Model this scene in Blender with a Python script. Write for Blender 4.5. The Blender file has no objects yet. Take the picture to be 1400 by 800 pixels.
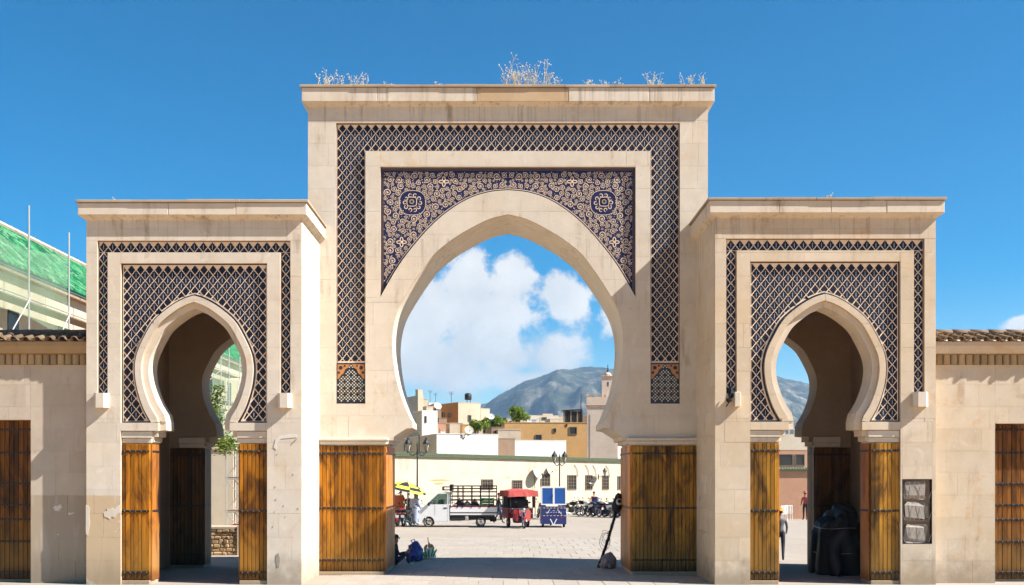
import bpy, math, random
from mathutils import Vector, Matrix
from mathutils.geometry import tessellate_polygon
R = math.radians
SC = bpy.context.scene
COL = SC.collection
rng = random.Random(7)

# ------------------------------------------------------------------ camera
FPX, DCAM, HCAM, VX, VY = 1430.0, 29.0, 2.8, 690.0, 648.0
cam_data = bpy.data.cameras.new('camera')
cam = bpy.data.objects.new('camera', cam_data); COL.objects.link(cam)
cam.location = (0, -DCAM, HCAM); cam.rotation_euler = (R(90), 0, 0)
cam_data.sensor_width = 36.0; cam_data.lens = 36.0 * FPX / 1400
cam_data.shift_x = (700 - VX) / 1400; cam_data.shift_y = (VY - 400) / 1400
cam_data.clip_start = 0.1; cam_data.clip_end = 30000
SC.camera = cam

# ------------------------------------------------------------------ light and exposure
SUN = Vector((3.6, -1.0, 3.4)).normalized()        # direction towards the sun
sun_el = math.asin(SUN.z); sun_az = math.atan2(SUN.x, SUN.y)
sd = bpy.data.lights.new('sun', 'SUN'); sd.energy = 5.0; sd.angle = R(0.53); sd.color = (1.0, 0.965, 0.915)
so = bpy.data.objects.new('sun', sd); COL.objects.link(so)
so.rotation_euler = (-SUN).to_track_quat('-Z', 'Y').to_euler()
SC.view_settings.view_transform = 'Standard'; SC.view_settings.look = 'None'
SC.view_settings.gamma = 1.0; SC.view_settings.use_curve_mapping = False
SC.view_settings.exposure = 1.30
SC.render.engine = 'CYCLES'
SC.cycles.max_bounces = 8; SC.cycles.diffuse_bounces = 4; SC.cycles.transparent_max_bounces = 12
SC.cycles.volume_bounces = 1; SC.cycles.use_denoising = True
SC.cycles.sample_clamp_indirect = 6.0; SC.cycles.use_adaptive_sampling = True; SC.cycles.adaptive_threshold = 0.03

class NT:
    """terse node-tree writer"""
    def __init__(s, tree): s.t = tree; s.n = tree.nodes; s.l = tree.links
    def add(s, typ, ins=None, **kw):
        n = s.n.new(typ)
        for k, v in kw.items(): setattr(n, k, v)
        for k, v in (ins or {}).items(): s.put(n.inputs[k], v)
        return n
    def put(s, sock, v):
        if isinstance(v, bpy.types.NodeSocket): s.l.new(v, sock)
        elif isinstance(v, bpy.types.Node): s.l.new(v.outputs[0], sock)
        else:
            if isinstance(v, (tuple, list)) and len(v) == 3 and sock.type == 'RGBA': v = tuple(v) + (1,)
            sock.default_value = v
    def math(s, op, a, b=0.0, c=None, clamp=False):
        n = s.n.new('ShaderNodeMath'); n.operation = op; n.use_clamp = clamp
        s.put(n.inputs[0], a); s.put(n.inputs[1], b)
        if c is not None: s.put(n.inputs[2], c)
        return n.outputs[0]
    def mix(s, fac, a, b, blend='MIX'):
        n = s.n.new('ShaderNodeMix'); n.data_type = 'RGBA'; n.blend_type = blend
        s.put(n.inputs[0], fac); s.put(n.inputs[6], a); s.put(n.inputs[7], b)
        return n.outputs[2]
    def ramp(s, fac, stops):
        n = s.n.new('ShaderNodeValToRGB'); s.put(n.inputs[0], fac)
        cr = n.color_ramp
        while len(cr.elements) < len(stops): cr.elements.new(0.5)
        for e, (p, c) in zip(cr.elements, stops):
            e.position = p; e.color = (c, c, c, 1) if not isinstance(c, tuple) else tuple(c) + (1,)
        return n.outputs[0]
    def smooth(s, x, a, b):
        n = s.n.new('ShaderNodeMapRange'); n.interpolation_type = 'SMOOTHSTEP'
        s.put(n.inputs[0], x); s.put(n.inputs[1], a); s.put(n.inputs[2], b)
        return n.outputs[0]
    def noise(s, vec, scale, detail=4.0, rough=0.55, dist=0.0, stretch=None):
        if stretch is not None:
            mp = s.n.new('ShaderNodeMapping'); mp.inputs['Scale'].default_value = stretch
            s.put(mp.inputs['Vector'], vec); vec = mp.outputs[0]
        n = s.n.new('ShaderNodeTexNoise')
        s.put(n.inputs['Vector'], vec)
        n.inputs['Scale'].default_value = scale; n.inputs['Detail'].default_value = detail
        n.inputs['Roughness'].default_value = rough; n.inputs['Distortion'].default_value = dist
        return n.outputs[0]

# ------------------------------------------------------------------ sky with clouds (by direction)
world = bpy.data.worlds.new('World'); SC.world = world; world.use_nodes = True
def make_world():
    t = NT(world.node_tree); t.n.clear()
    sky = t.add('ShaderNodeTexSky', sky_type='NISHITA'); sky.sun_disc = False
    sky.sun_elevation = sun_el; sky.sun_rotation = sun_az
    sky.altitude = 400; sky.air_density = 1.0; sky.dust_density = 0.25; sky.ozone_density = 3.0
    hs = t.add('ShaderNodeHueSaturation', {'Hue': .495, 'Saturation': 1.7, 'Value': 1.1, 'Color': sky.outputs[0]})
    tc = t.add('ShaderNodeTexCoord'); d = tc.outputs['Generated']
    sp = t.add('ShaderNodeSeparateXYZ', {0: d})
    az = t.math('ARCTAN2', sp.outputs[0], sp.outputs[1]); el = t.math('ARCSINE', sp.outputs[2])
    n1 = t.noise(d, 17.0, 8, 0.63, 0.1)
    # soft bodies of the cumulus bank over the plaza and of a few more round the horizon: azimuth, elevation, half width, half height
    lobes = [(-.038, .186, .030, .030), (.008, .182, .031, .030), (.056, .168, .034, .032), (-.072, .148, .050, .040),
             (.0, .150, .082, .032), (-.050, .110, .090, .036), (.025, .118, .065, .026), (.104, .150, .018, .030), (.02, .088, .06, .012),
             (-.17, .10, .07, .035), (.462, .126, .020, .010), (-.8, .10, .14, .04), (.9, .10, .16, .04), (2.4, .14, .3, .06), (-2.2, .14, .3, .06)]
    ae = t.add('ShaderNodeCombineXYZ', {0: az, 1: el}).outputs[0]
    dens = None
    for (a, e, ra, re) in lobes:
        q = t.add('ShaderNodeVectorMath', {0: ae, 1: (1/ra, 1/re, 0), 2: (-a/ra, -e/re, 0)}, operation='MULTIPLY_ADD').outputs[0]
        g = t.add('ShaderNodeVectorMath', {0: q, 1: q}, operation='DOT_PRODUCT').outputs['Value']
        dens = g if dens is None else t.math('SMOOTH_MIN', dens, g, 0.5)
    dens = t.math('SUBTRACT', 1.0, dens)
    den = t.math('ADD', dens, t.math('MULTIPLY', t.math('SUBTRACT', n1, .5), 3.6))
    alpha = t.smooth(den, t.math('SUBTRACT', .02, t.math('MULTIPLY', t.smooth(el, .15, .08), .5)), t.math('ADD', .52, t.math('MULTIPLY', t.smooth(el, .15, .08), .4)))
    shade = t.noise(d, 20.0, 6, .6)
    low = t.smooth(el, 0.075, 0.165)                     # cumulus are greyer near their flat bases
    lum = t.math('ADD', t.math('MULTIPLY', low, .45), t.math('SUBTRACT', t.math('MULTIPLY', shade, 1.5), .40), clamp=True)
    lum = t.math('MULTIPLY', lum, t.smooth(den, -0.8, .7))
    ccol = t.mix(lum, (4.5, 4.8, 5.2), (7.7, 7.7, 7.6))
    thin = t.math('MULTIPLY', alpha, .96)
    out = t.mix(thin, hs.outputs[0], ccol)
    bg = t.add('ShaderNodeBackground', {'Color': out, 'Strength': 0.05})
    t.add('ShaderNodeOutputWorld', {'Surface': bg.outputs[0]})
make_world()
world.cycles.sampling_method = 'MANUAL'; world.cycles.sample_map_resolution = 512

# ------------------------------------------------------------------ mesh helpers
def px(x, y, Y):
    """world point seen at photo position x, y if it stands at depth Y (metres behind the main facade)"""
    s = FPX / (DCAM + Y)
    return Vector(((x - VX) / s, Y, HCAM + (VY - y) / s))
def pX(x, Y): return (x - VX) * (DCAM + Y) / FPX
def pZ(y, Y): return HCAM + (VY - y) * (DCAM + Y) / FPX

class MB:
    def __init__(s): s.v = []; s.f = []; s.m = []
    def add(s, vs, fs, m=0):
        b = len(s.v); s.v += [tuple(p) for p in vs]
        for f in fs: s.f.append(tuple(b + i for i in f)); s.m.append(m)
        return s
    def box(s, x0, x1, y0, y1, z0, z1, m=0):
        return s.add([(x0,y0,z0),(x1,y0,z0),(x1,y1,z0),(x0,y1,z0),(x0,y0,z1),(x1,y0,z1),(x1,y1,z1),(x0,y1,z1)],
                     [(0,3,2,1),(4,5,6,7),(0,1,5,4),(1,2,6,5),(2,3,7,6),(3,0,4,7)], m)
    def cbox(s, x0, x1, y0, y1, z0, z1, c=.01, m=0):
        """box with chamfered edges"""
        vs = []
        X, Y, Z = (x0, x1), (y0, y1), (z0, z1)
        for i in (0, 1):
            for j in (0, 1):
                for k in (0, 1):
                    sx, sy, sz = (c, -c)[i], (c, -c)[j], (c, -c)[k]
                    vs += [(X[i], Y[j]+sy, Z[k]+sz), (X[i]+sx, Y[j], Z[k]+sz), (X[i]+sx, Y[j]+sy, Z[k])]
        id = lambda i, j, k, a: (i*4+j*2+k)*3+a
        fs = []
        for i in (0, 1): fs.append((id(i,0,0,0), id(i,1,0,0), id(i,1,1,0), id(i,0,1,0)))
        for j in (0, 1): fs.append((id(0,j,0,1), id(1,j,0,1), id(1,j,1,1), id(0,j,1,1)))
        for k in (0, 1): fs.append((id(0,0,k,2), id(1,0,k,2), id(1,1,k,2), id(0,1,k,2)))
        for j in (0, 1):
            for k in (0, 1): fs.append((id(0,j,k,1), id(1,j,k,1), id(1,j,k,2), id(0,j,k,2)))
        for i in (0, 1):
            for k in (0, 1): fs.append((id(i,0,k,0), id(i,1,k,0), id(i,1,k,2), id(i,0,k,2)))
            for j in (0, 1): fs.append((id(i,j,0,0), id(i,j,1,0), id(i,j,1,1), id(i,j,0,1)))
        for i in (0, 1):
            for j in (0, 1):
                for k in (0, 1): fs.append((id(i,j,k,0), id(i,j,k,1), id(i,j,k,2)))
        return s.add(vs, fs, m)
    def prism(s, poly, d0, d1, ax='y', m=0, front_only=False):
        """polygon (u,v) extruded along ax from d0 to d1; ax y: (u,d,v)  x: (d,u,v)  z: (u,v,d)"""
        mp = {'y': lambda u, v, d: (u, d, v), 'x': lambda u, v, d: (d, u, v), 'z': lambda u, v, d: (u, v, d)}[ax]
        n = len(poly)
        tri = tessellate_polygon([[Vector((p[0], p[1], 0)) for p in poly]])
        vs = [mp(p[0], p[1], d0) for p in poly] + [mp(p[0], p[1], d1) for p in poly]
        fs = [tuple(t) for t in tri]
        if not front_only: fs += [tuple(n + i for i in reversed(t)) for t in tri]
        for i in range(n):
            j = (i + 1) % n; fs.append((i, j, n + j, n + i))
        return s.add(vs, fs, m)
    def ribbon(s, pts, w, d0, d1, m=0, closed=False):
        """flat band along a 2-d polyline in the XZ plane: front at d0, sides back to d1; w a width or a list"""
        n = len(pts); L = []; Rr = []
        for i, p in enumerate(pts):
            a = pts[i-1] if (i or closed) else p; b = pts[(i+1) % n] if (i < n-1 or closed) else p
            dx, dz = b[0]-a[0], b[1]-a[1]; q = math.hypot(dx, dz) or 1
            h = (w[i] if isinstance(w, (list, tuple)) else w) / 2
            nx, nz = -dz/q*h, dx/q*h
            L.append((p[0]+nx, p[1]+nz)); Rr.append((p[0]-nx, p[1]-nz))
        vs = []
        for l, r in zip(L, Rr): vs += [(l[0], d0, l[1]), (r[0], d0, r[1]), (l[0], d1, l[1]), (r[0], d1, r[1])]
        fs = []
        for i in range(n if closed else n-1):
            a = i*4; b = ((i+1) % n)*4
            fs += [(a, a+1, b+1, b), (a, b, b+2, a+2), (a+1, a+3, b+3, b+1)]
        return s.add(vs, fs, m)
    def tube(s, pts, r, n=6, m=0, cap=True):
        pts = [Vector(p) for p in pts]; k = len(pts)
        rs = r if isinstance(r, (list, tuple)) else [r]*k
        up = Vector((0, 0, 1)); prev = None; vs = []
        for i, p in enumerate(pts):
            t = (pts[min(i+1, k-1)] - pts[max(i-1, 0)])
            t = t.normalized() if t.length > 1e-9 else Vector((0, 0, 1))
            if prev is None:
                a = t.cross(up if abs(t.z) < .9 else Vector((1, 0, 0))).normalized()
            else:
                a = (prev - t*prev.dot(t)); a = a.normalized() if a.length > 1e-6 else t.cross(up).normalized()
            prev = a; b = t.cross(a)
            for j in range(n):
                th = 2*math.pi*j/n
                vs.append(p + (a*math.cos(th) + b*math.sin(th))*rs[i])
        fs = []
        for i in range(k-1):
            for j in range(n):
                j2 = (j+1) % n
                fs.append((i*n+j, i*n+j2, (i+1)*n+j2, (i+1)*n+j))
        if cap: fs += [tuple(range(n-1, -1, -1)), tuple((k-1)*n+j for j in range(n))]
        return s.add(vs, fs, m)
    def lathe(s, prof, c=(0,0,0), ax='z', n=12, m=0, a0=0, a1=2*math.pi, closed=True):
        """prof: list of (r, h)"""
        c = Vector(c); vs = []; full = abs(a1-a0-2*math.pi) < 1e-6
        cnt = n if full else n+1
        for (r, h) in prof:
            for j in range(cnt):
                th = a0+(a1-a0)*j/n; u, v = r*math.cos(th), r*math.sin(th)
                vs.append(c + Vector({'z': (u, v, h), 'x': (h, u, v), 'y': (u, h, v)}[ax]))
        fs = []
        for i in range(len(prof)-1):
            for j in range(n):
                j2 = (j+1) % cnt
                fs.append((i*cnt+j, i*cnt+j2, (i+1)*cnt+j2, (i+1)*cnt+j))
        return s.add(vs, fs, m)
    def ball(s, c, r, n=8, k=6, m=0, jit=0, rr=None):
        if not isinstance(r, (list, tuple)): r = (r, r, r)
        vs = [(c[0], c[1], c[2]-r[2])]
        for i in range(1, k):
            ph = -math.pi/2+math.pi*i/k
            for j in range(n):
                th = 2*math.pi*j/n; q = 1+(rr.uniform(-jit, jit) if jit else 0)
                vs.append((c[0]+r[0]*math.cos(ph)*math.cos(th)*q, c[1]+r[1]*math.cos(ph)*math.sin(th)*q, c[2]+r[2]*math.sin(ph)*q))
        vs.append((c[0], c[1], c[2]+r[2]))
        fs = [(0, 1+(j+1) % n, 1+j) for j in range(n)]
        for i in range(k-2):
            for j in range(n):
                a = 1+i*n; fs.append((a+j, a+(j+1) % n, a+n+(j+1) % n, a+n+j))
        e = len(vs)-1; a = 1+(k-2)*n
        fs += [(a+j, a+(j+1) % n, e) for j in range(n)]
        return s.add(vs, fs, m)
    def xform(s, M, start=0):
        for i in range(start, len(s.v)): s.v[i] = tuple(M @ Vector(s.v[i]))
        return s
    def mesh(s, name, mats, smooth=False):
        me = bpy.data.meshes.new(name); me.from_pydata(s.v, [], s.f)
        for mt in (mats if isinstance(mats, (list, tuple)) else [mats]): me.materials.append(MAT(mt))
        if any(s.m): me.polygons.foreach_set('material_index', s.m)
        if smooth: me.polygons.foreach_set('use_smooth', [True]*len(s.f))
        me.update(); return me
    def build(s, name, mats, parent=None, smooth=False, kind=None, loc=None):
        return link(name, s.mesh(name, mats, smooth), parent, kind, loc)

def link(name, data, parent=None, kind=None, loc=None, rz=None):
    o = bpy.data.objects.new(name, data); COL.objects.link(o)
    if parent is not None: o.parent = parent
    if kind: o['kind'] = kind
    if loc is not None: o.location = loc
    if rz is not None: o.rotation_euler = (0, 0, rz)
    return o
def tag(o, label, cat, group=None):
    o['label'] = label; o['category'] = cat
    if group: o['group'] = group
    return o
def thing(name, loc, label, cat, group=None, rz=0.0):
    o = bpy.data.objects.new(name, None); COL.objects.link(o)
    o.empty_display_size = .3; o.location = loc; o.rotation_euler = (0, 0, rz)
    return tag(o, label, cat, group)
def structure(o): o['kind'] = 'structure'; return o
def copy_tree(o, parent=None):
    c = o.copy(); COL.objects.link(c); c.parent = parent
    for ch in o.children: copy_tree(ch, c)
    return c

def crom(pts, k=4):
    """Catmull-Rom through 2-d points"""
    out = []; n = len(pts)
    for i in range(n-1):
        p0 = pts[i-1] if i else pts[0]; p1 = pts[i]; p2 = pts[i+1]; p3 = pts[i+2] if i+2 < n else pts[-1]
        for j in range(k):
            t = j/k
            out.append(tuple(.5*((2*p1[a])+(-p0[a]+p2[a])*t+(2*p0[a]-5*p1[a]+4*p2[a]-p3[a])*t*t+(-p0[a]+3*p1[a]-3*p2[a]+p3[a])*t**3) for a in range(2)))
    out.append(tuple(pts[-1])); return out
def clip_half(poly, a, b, c):
    """keep a*x+b*z<=c"""
    out = []
    for i in range(len(poly)):
        p, q = poly[i], poly[(i+1) % len(poly)]
        dp, dq = a*p[0]+b*p[1]-c, a*q[0]+b*q[1]-c
        if dp <= 0: out.append(p)
        if (dp < 0 < dq) or (dq < 0 < dp):
            t = dp/(dp-dq); out.append((p[0]+(q[0]-p[0])*t, p[1]+(q[1]-p[1])*t))
    return out
def clip_rect(poly, x0, x1, z0, z1):
    for h in ((-1, 0, -x0), (1, 0, x1), (0, -1, -z0), (0, 1, z1)):
        poly = clip_half(poly, *h)
        if len(poly) < 3: return []
    out = []
    for p in poly:
        if not out or math.hypot(p[0]-out[-1][0], p[1]-out[-1][1]) > 1e-4: out.append(p)
    if len(out) > 2 and math.hypot(out[0][0]-out[-1][0], out[0][1]-out[-1][1]) < 1e-4: out.pop()
    return out if len(out) > 2 else []
def area(poly):
    return abs(sum(poly[i][0]*poly[(i+1) % len(poly)][1]-poly[(i+1) % len(poly)][0]*poly[i][1] for i in range(len(poly))))/2
def inside(poly, x, z):
    r = False; n = len(poly); j = n-1
    for i in range(n):
        xi, zi = poly[i]; xj, zj = poly[j]
        if (zi > z) != (zj > z) and x < (xj-xi)*(z-zi)/(zj-zi)+xi: r = not r
        j = i
    return r
def edge_dist(poly, x, z):
    best = 1e9
    for i in range(len(poly)):
        (ax, az), (bx, bz) = poly[i], poly[(i+1) % len(poly)]
        dx, dz = bx-ax, bz-az; L = dx*dx+dz*dz or 1e-9
        t = max(0, min(1, ((x-ax)*dx+(z-az)*dz)/L))
        best = min(best, math.hypot(x-ax-dx*t, z-az-dz*t))
    return best
def offset_in(pts, d, cx=0.0):
    """half profile (bottom to apex, x>0) moved inwards by d"""
    out = []
    for i, p in enumerate(pts):
        a = pts[max(i-1, 0)]; b = pts[i+1] if i+1 < len(pts) else (-pts[i-1][0], pts[i-1][1])
        dx, dz = b[0]-a[0], b[1]-a[1]; q = math.hypot(dx, dz) or 1
        x, z = p[0]-dz/q*d, p[1]+dx/q*d
        if i == len(pts)-1: x = 0
        out.append((max(x, 0), z))
    return out
def mirror(pts): return [(-x, z) for x, z in pts]

# ------------------------------------------------------------------ materials
_M = {}; _RECIPE = {}
def MAT(n):
    if not isinstance(n, str): return n
    if n not in _M:
        m = bpy.data.materials.new(n); m.use_nodes = True; m.node_tree.nodes.clear(); _M[n] = m
        _RECIPE[n](NT(m.node_tree))
    return _M[n]
def finish(t, color, rough=.8, bump=None, bstr=.3, bdist=.01, metal=0.0, spec=.35, extra=None):
    b = t.add('ShaderNodeBsdfPrincipled')
    t.put(b.inputs['Base Color'], color); t.put(b.inputs['Roughness'], rough); t.put(b.inputs['Metallic'], metal)
    b.inputs['Specular IOR Level'].default_value = spec
    for k, v in (extra or {}).items(): t.put(b.inputs[k], v)
    if bump is not None:
        bn = t.add('ShaderNodeBump', {'Strength': bstr, 'Distance': bdist, 'Height': bump}); t.l.new(bn.outputs[0], b.inputs['Normal'])
    t.add('ShaderNodeOutputMaterial', {'Surface': b.outputs[0]})
def pos(t): return t.add('ShaderNodeNewGeometry').outputs['Position']
def oinfo(t): return t.add('ShaderNodeObjectInfo').outputs['Random']

def stone(name, c1, c2, stain, rnd=.10, stain_amt=.5, bump=.35, dado=None, rust_amt=.45, rain=False):
    def f(t):
        p = pos(t); r = oinfo(t)
        big = t.noise(p, .55, 5, .6, .4); mid = t.noise(p, 2.6, 6, .62); fine = t.noise(p, 38, 4, .6)
        col = t.mix(t.ramp(big, [(.33, 0.0), (.68, 1.0)]), c1, c2)
        v = t.math('ADD', 1-rnd, t.math('MULTIPLY', r, 2*rnd))
        v = t.math('MULTIPLY', v, t.math('ADD', .86, t.math('MULTIPLY', mid, .28)))
        col = t.mix(1.0, col, t.add('ShaderNodeCombineColor', {0: v, 1: v, 2: v}).outputs[0], 'MULTIPLY')
        streak = t.noise(p, 1.3, 5, .65, .2, stretch=(2.2, 2.2, .28))
        blot = t.noise(p, .9, 6, .7, .8)
        k = t.math('MULTIPLY', t.smooth(streak, .50, .74), t.smooth(blot, .42, .66))
        col = t.mix(t.math('MULTIPLY', k, stain_amt), col, stain)
        rust = t.smooth(t.noise(p, .8, 5, .65, 1.6), .56, .74)                  # warm veins and rust
        col = t.mix(t.math('MULTIPLY', rust, rust_amt), col, tuple(a*b for a, b in zip(c2, (1.0, .80, .58))))
        pale = t.smooth(t.noise(p, 1.7, 4, .6, 2.2), .60, .72)
        col = t.mix(t.math('MULTIPLY', pale, .35), col, tuple(min(.8, x*1.18+.02) for x in c1))
        spk = t.smooth(t.noise(p, 7.0, 3, .5), .70, .76)                       # pock marks
        col = t.mix(t.math('MULTIPLY', spk, .45), col, tuple(x*.45 for x in c1))
        zc = t.add('ShaderNodeSeparateXYZ', {0: p}).outputs[2]
        if rain:                                                                # soot and rain tracks below the copings
            fall = t.math('ADD', t.math('MULTIPLY', t.smooth(zc, 8.0, 9.2), t.math('LESS_THAN', zc, 9.32)), t.smooth(zc, 11.6, 13.1), clamp=True)
            tr = t.smooth(t.noise(p, 1.0, 6, .7, .15, stretch=(5.5, 5.5, .22)), .50, .68)
            col = t.mix(t.math('MULTIPLY', t.math('MULTIPLY', tr, fall), .55), col, (.20, .145, .095))
            dirt = t.math('SUBTRACT', 1.0, t.smooth(t.math('ADD', zc, t.math('MULTIPLY', mid, 1.2)), .55, 1.5))
            col = t.mix(t.math('MULTIPLY', dirt, .6), col, (.20, .135, .08))
        if dado:                                                                # old limewash along the foot of the wall
            z = t.add('ShaderNodeSeparateXYZ', {0: p}).outputs[2]
            zz = t.math('ADD', z, t.math('MULTIPLY', t.math('SUBTRACT', mid, .5), .06))
            on = t.math('SUBTRACT', 1.0, t.smooth(zz, dado[0]-.02, dado[0]+.02))
            drip = t.smooth(t.noise(p, 1.0, 5, .6, .1, stretch=(3.2, 3.2, .5)), .52, .66)
            dcol = t.mix(drip, dado[1], tuple(a*.5+b*.5 for a, b in zip(dado[1], c1)))
            flake = t.smooth(t.noise(p, 1.15, 5, .6, 1.0), .66, .68)
            dcol = t.mix(flake, dcol, (.62, .56, .47))
            foot = t.math('SUBTRACT', 1.0, t.smooth(t.math('ADD', z, t.math('MULTIPLY', streak, .9)), .4, 1.5))
            dcol = t.mix(t.math('MULTIPLY', foot, .6), dcol, tuple(x*.45 for x in dado[1]))
            col = t.mix(on, col, dcol)
        h = t.math('ADD', t.math('MULTIPLY', mid, .7), t.math('MULTIPLY', fine, .3))
        finish(t, col, .82, h, bump, .02, spec=.25)
    _RECIPE[name] = f
CRM = (.61, .54, .445); CRM2 = (.575, .485, .37)
stone('stone', CRM, CRM2, (.24, .155, .085), .025, .8, rain=True)
stone('stone_dado', CRM, CRM2, (.22, .14, .08), .06, .5, dado=(2.25, (.50, .37, .23)))
stone('stone_dado_grey', (.50, .42, .33), (.46, .37, .27), (.20, .15, .10), .06, .6, dado=(2.25, (.38, .30, .21)))
stone('stone_warm', (.58, .49, .375), (.545, .42, .275), (.25, .15, .08), .05, .6, rust_amt=.7, rain=True)
stone('stone_grimy', CRM, CRM2, (.10, .075, .05), .05, .95, rain=True)
stone('interior_shade', (.34, .25, .165), (.29, .21, .135), (.1, .07, .045), .0, .5)  # darker stone copy for the passages, their shade put into the colour
stone('paper', (.66, .61, .54), (.55, .5, .42), (.3, .25, .2), .0, .6)
stone('mortar', (.54, .44, .33), (.49, .38, .27), (.2, .13, .08), .0, .3)
stone('coping', (.40, .31, .22), (.33, .25, .17), (.12, .09, .06), .15, .9)
stone('coping_ochre', (.50, .36, .22), (.45, .31, .18), (.15, .09, .05), .08, .9)
stone('rubble', (.42, .28, .14), (.36, .24, .13), (.14, .09, .05), .25, .7, .8)
stone('niche_stone', (.33, .285, .235), (.27, .23, .185), (.1, .08, .06), .1, .9, 1.0)
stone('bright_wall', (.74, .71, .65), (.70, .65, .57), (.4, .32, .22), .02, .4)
stone('white_wall', (.54, .465, .355), (.50, .42, .305), (.34, .26, .17), .02, .5)
stone('cream_wall', (.52, .425, .31), (.47, .37, .255), (.30, .22, .14), .02, .5)
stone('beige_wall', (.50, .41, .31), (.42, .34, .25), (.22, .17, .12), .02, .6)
stone('ochre_wall', (.52, .30, .11), (.46, .28, .12), (.26, .18, .12), .02, .8)
stone('orange_wall', (.55, .24, .06), (.50, .22, .06), (.2, .1, .05), .02, .4)
stone('pink_wall', (.64, .50, .39), (.60, .46, .35), (.30, .18, .12), .02, .3)
stone('terracotta_wall', (.50, .28, .17), (.46, .25, .15), (.25, .14, .09), .02, .4)
stone('brown_wall', (.30, .20, .13), (.26, .17, .11), (.12, .08, .05), .02, .6)
stone('clay_tile', (.20, .125, .07), (.15, .10, .06), (.035, .03, .025), .35, 1.0, .6)
stone('corbel_brick', (.42, .29, .15), (.36, .25, .13), (.12, .08, .05), .18, .8)
stone('paver', (.34, .295, .245), (.32, .275, .225), (.2, .16, .13), .05, .3)

def plain(name, c, rough=.6, metal=0.0, spec=.4, var=.12, scale=6.0, rnd=.06, bstr=.1, extra=None):
    def f(t):
        p = pos(t); n = t.noise(p, scale, 5, .6)
        v = t.math('ADD', t.math('ADD', 1-var-rnd, t.math('MULTIPLY', n, 2*var)), t.math('MULTIPLY', oinfo(t), 2*rnd))
        col = t.mix(1.0, c, t.add('ShaderNodeCombineColor', {0: v, 1: v, 2: v}).outputs[0], 'MULTIPLY')
        rg = t.math('ADD', rough-.08, t.math('MULTIPLY', n, .16), clamp=True)
        finish(t, col, rg, n, bstr, .01, metal, spec, extra)
    _RECIPE[name] = f
plain('glaze_navy', (.007, .008, .020), .45, spec=.3, rnd=.25, var=.3, scale=20)
plain('glaze_ink', (.012, .012, .022), .3, spec=.5)
plain('glaze_pale', (.40, .42, .46), .3, spec=.5, rnd=.2)
plain('glaze_cream', (.78, .60, .43), .5, spec=.4, rnd=.12, var=.2, scale=9)
plain('glaze_cobalt', (.013, .016, .075), .45, spec=.3, var=.4, scale=12)
plain('glaze_white', (.62, .57, .44), .3, spec=.5)
plain('glaze_yellow', (.55, .34, .04), .3, spec=.5)
plain('glaze_orange', (.42, .17, .05), .35, spec=.5, var=.3)
plain('tile_edge', (.16, .11, .085), .6)
plain('iron', (.025, .02, .017), .55, metal=.3, rnd=.2)
plain('stud_iron', (.10, .075, .055), .45, metal=.5)
plain('dark_metal', (.035, .033, .032), .5, metal=.4)
plain('black_paint', (.008, .008, .008), .5, spec=.2)
plain('rubber', (.018, .018, .018), .85)
plain('chrome', (.55, .55, .55), .25, metal=1.0)
plain('steel_pipe', (.48, .46, .43), .45, metal=.6)
plain('white_paint', (.74, .74, .73), .3, spec=.5, var=.05)
plain('cream_paint', (.62, .55, .42), .5)
plain('red_paint', (.22, .014, .018), .35, spec=.5)
plain('blue_paint', (.016, .085, .32), .4, spec=.4, var=.2, scale=2.5)
plain('navy_paint', (.018, .028, .13), .4, spec=.45, var=.2)
plain('yellow_cloth', (.62, .60, .06), .8)
plain('black_cloth', (.02, .02, .022), .9)
plain('orange_cloth', (.60, .24, .05), .9)
plain('red_cloth', (.42, .075, .06), .85, var=.2)
plain('rust_cloth', (.40, .09, .03), .9)
plain('pale_blue_cloth', (.40, .44, .58), .9)
plain('blue_plastic', (.012, .035, .22), .38, spec=.5, var=.25, scale=9)
plain('white_plastic', (.70, .70, .66), .4)
plain('green_plastic', (.08, .34, .06), .4)
plain('dark_green', (.02, .10, .035), .6, var=.4, scale=9)
plain('denim', (.03, .045, .09), .9)
plain('dark_cloth', (.022, .022, .03), .9)
plain('grey_cloth', (.16, .16, .17), .9)
plain('mauve_plastic', (.24, .19, .18), .42, spec=.5, var=.3, scale=7)
plain('skin', (.34, .17, .10), .55)
plain('hair', (.015, .011, .009), .6)
plain('bread', (.55, .33, .13), .8)
plain('bin_bag', (.008, .008, .009), .5, spec=.3)
plain('window_dark', (.03, .028, .026), .2, spec=.5)
plain('window_frame', (.16, .12, .08), .6)
plain('dish_grey', (.36, .33, .29), .6, metal=.1)
plain('green_tile_coping', (.17, .20, .10), .45, var=.5, scale=14, rnd=.2)
plain('wood_grey', (.22, .15, .09), .8, var=.3)
plain('stem_dry', (.50, .40, .24), .9, rnd=.15)
plain('flower_dry', (.66, .60, .46), .9, rnd=.1)
plain('stem_red', (.45, .36, .20), .9)
plain('bark', (.12, .08, .05), .9, var=.3)
plain('glass_dark', (.02, .028, .03), .06, spec=.6)
plain('lamp_glass', (.45, .38, .28), .2, spec=.5)
plain('sandal', (.20, .42, .48), .6)
plain('rock_white', (.6, .58, .52), .9)
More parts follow.
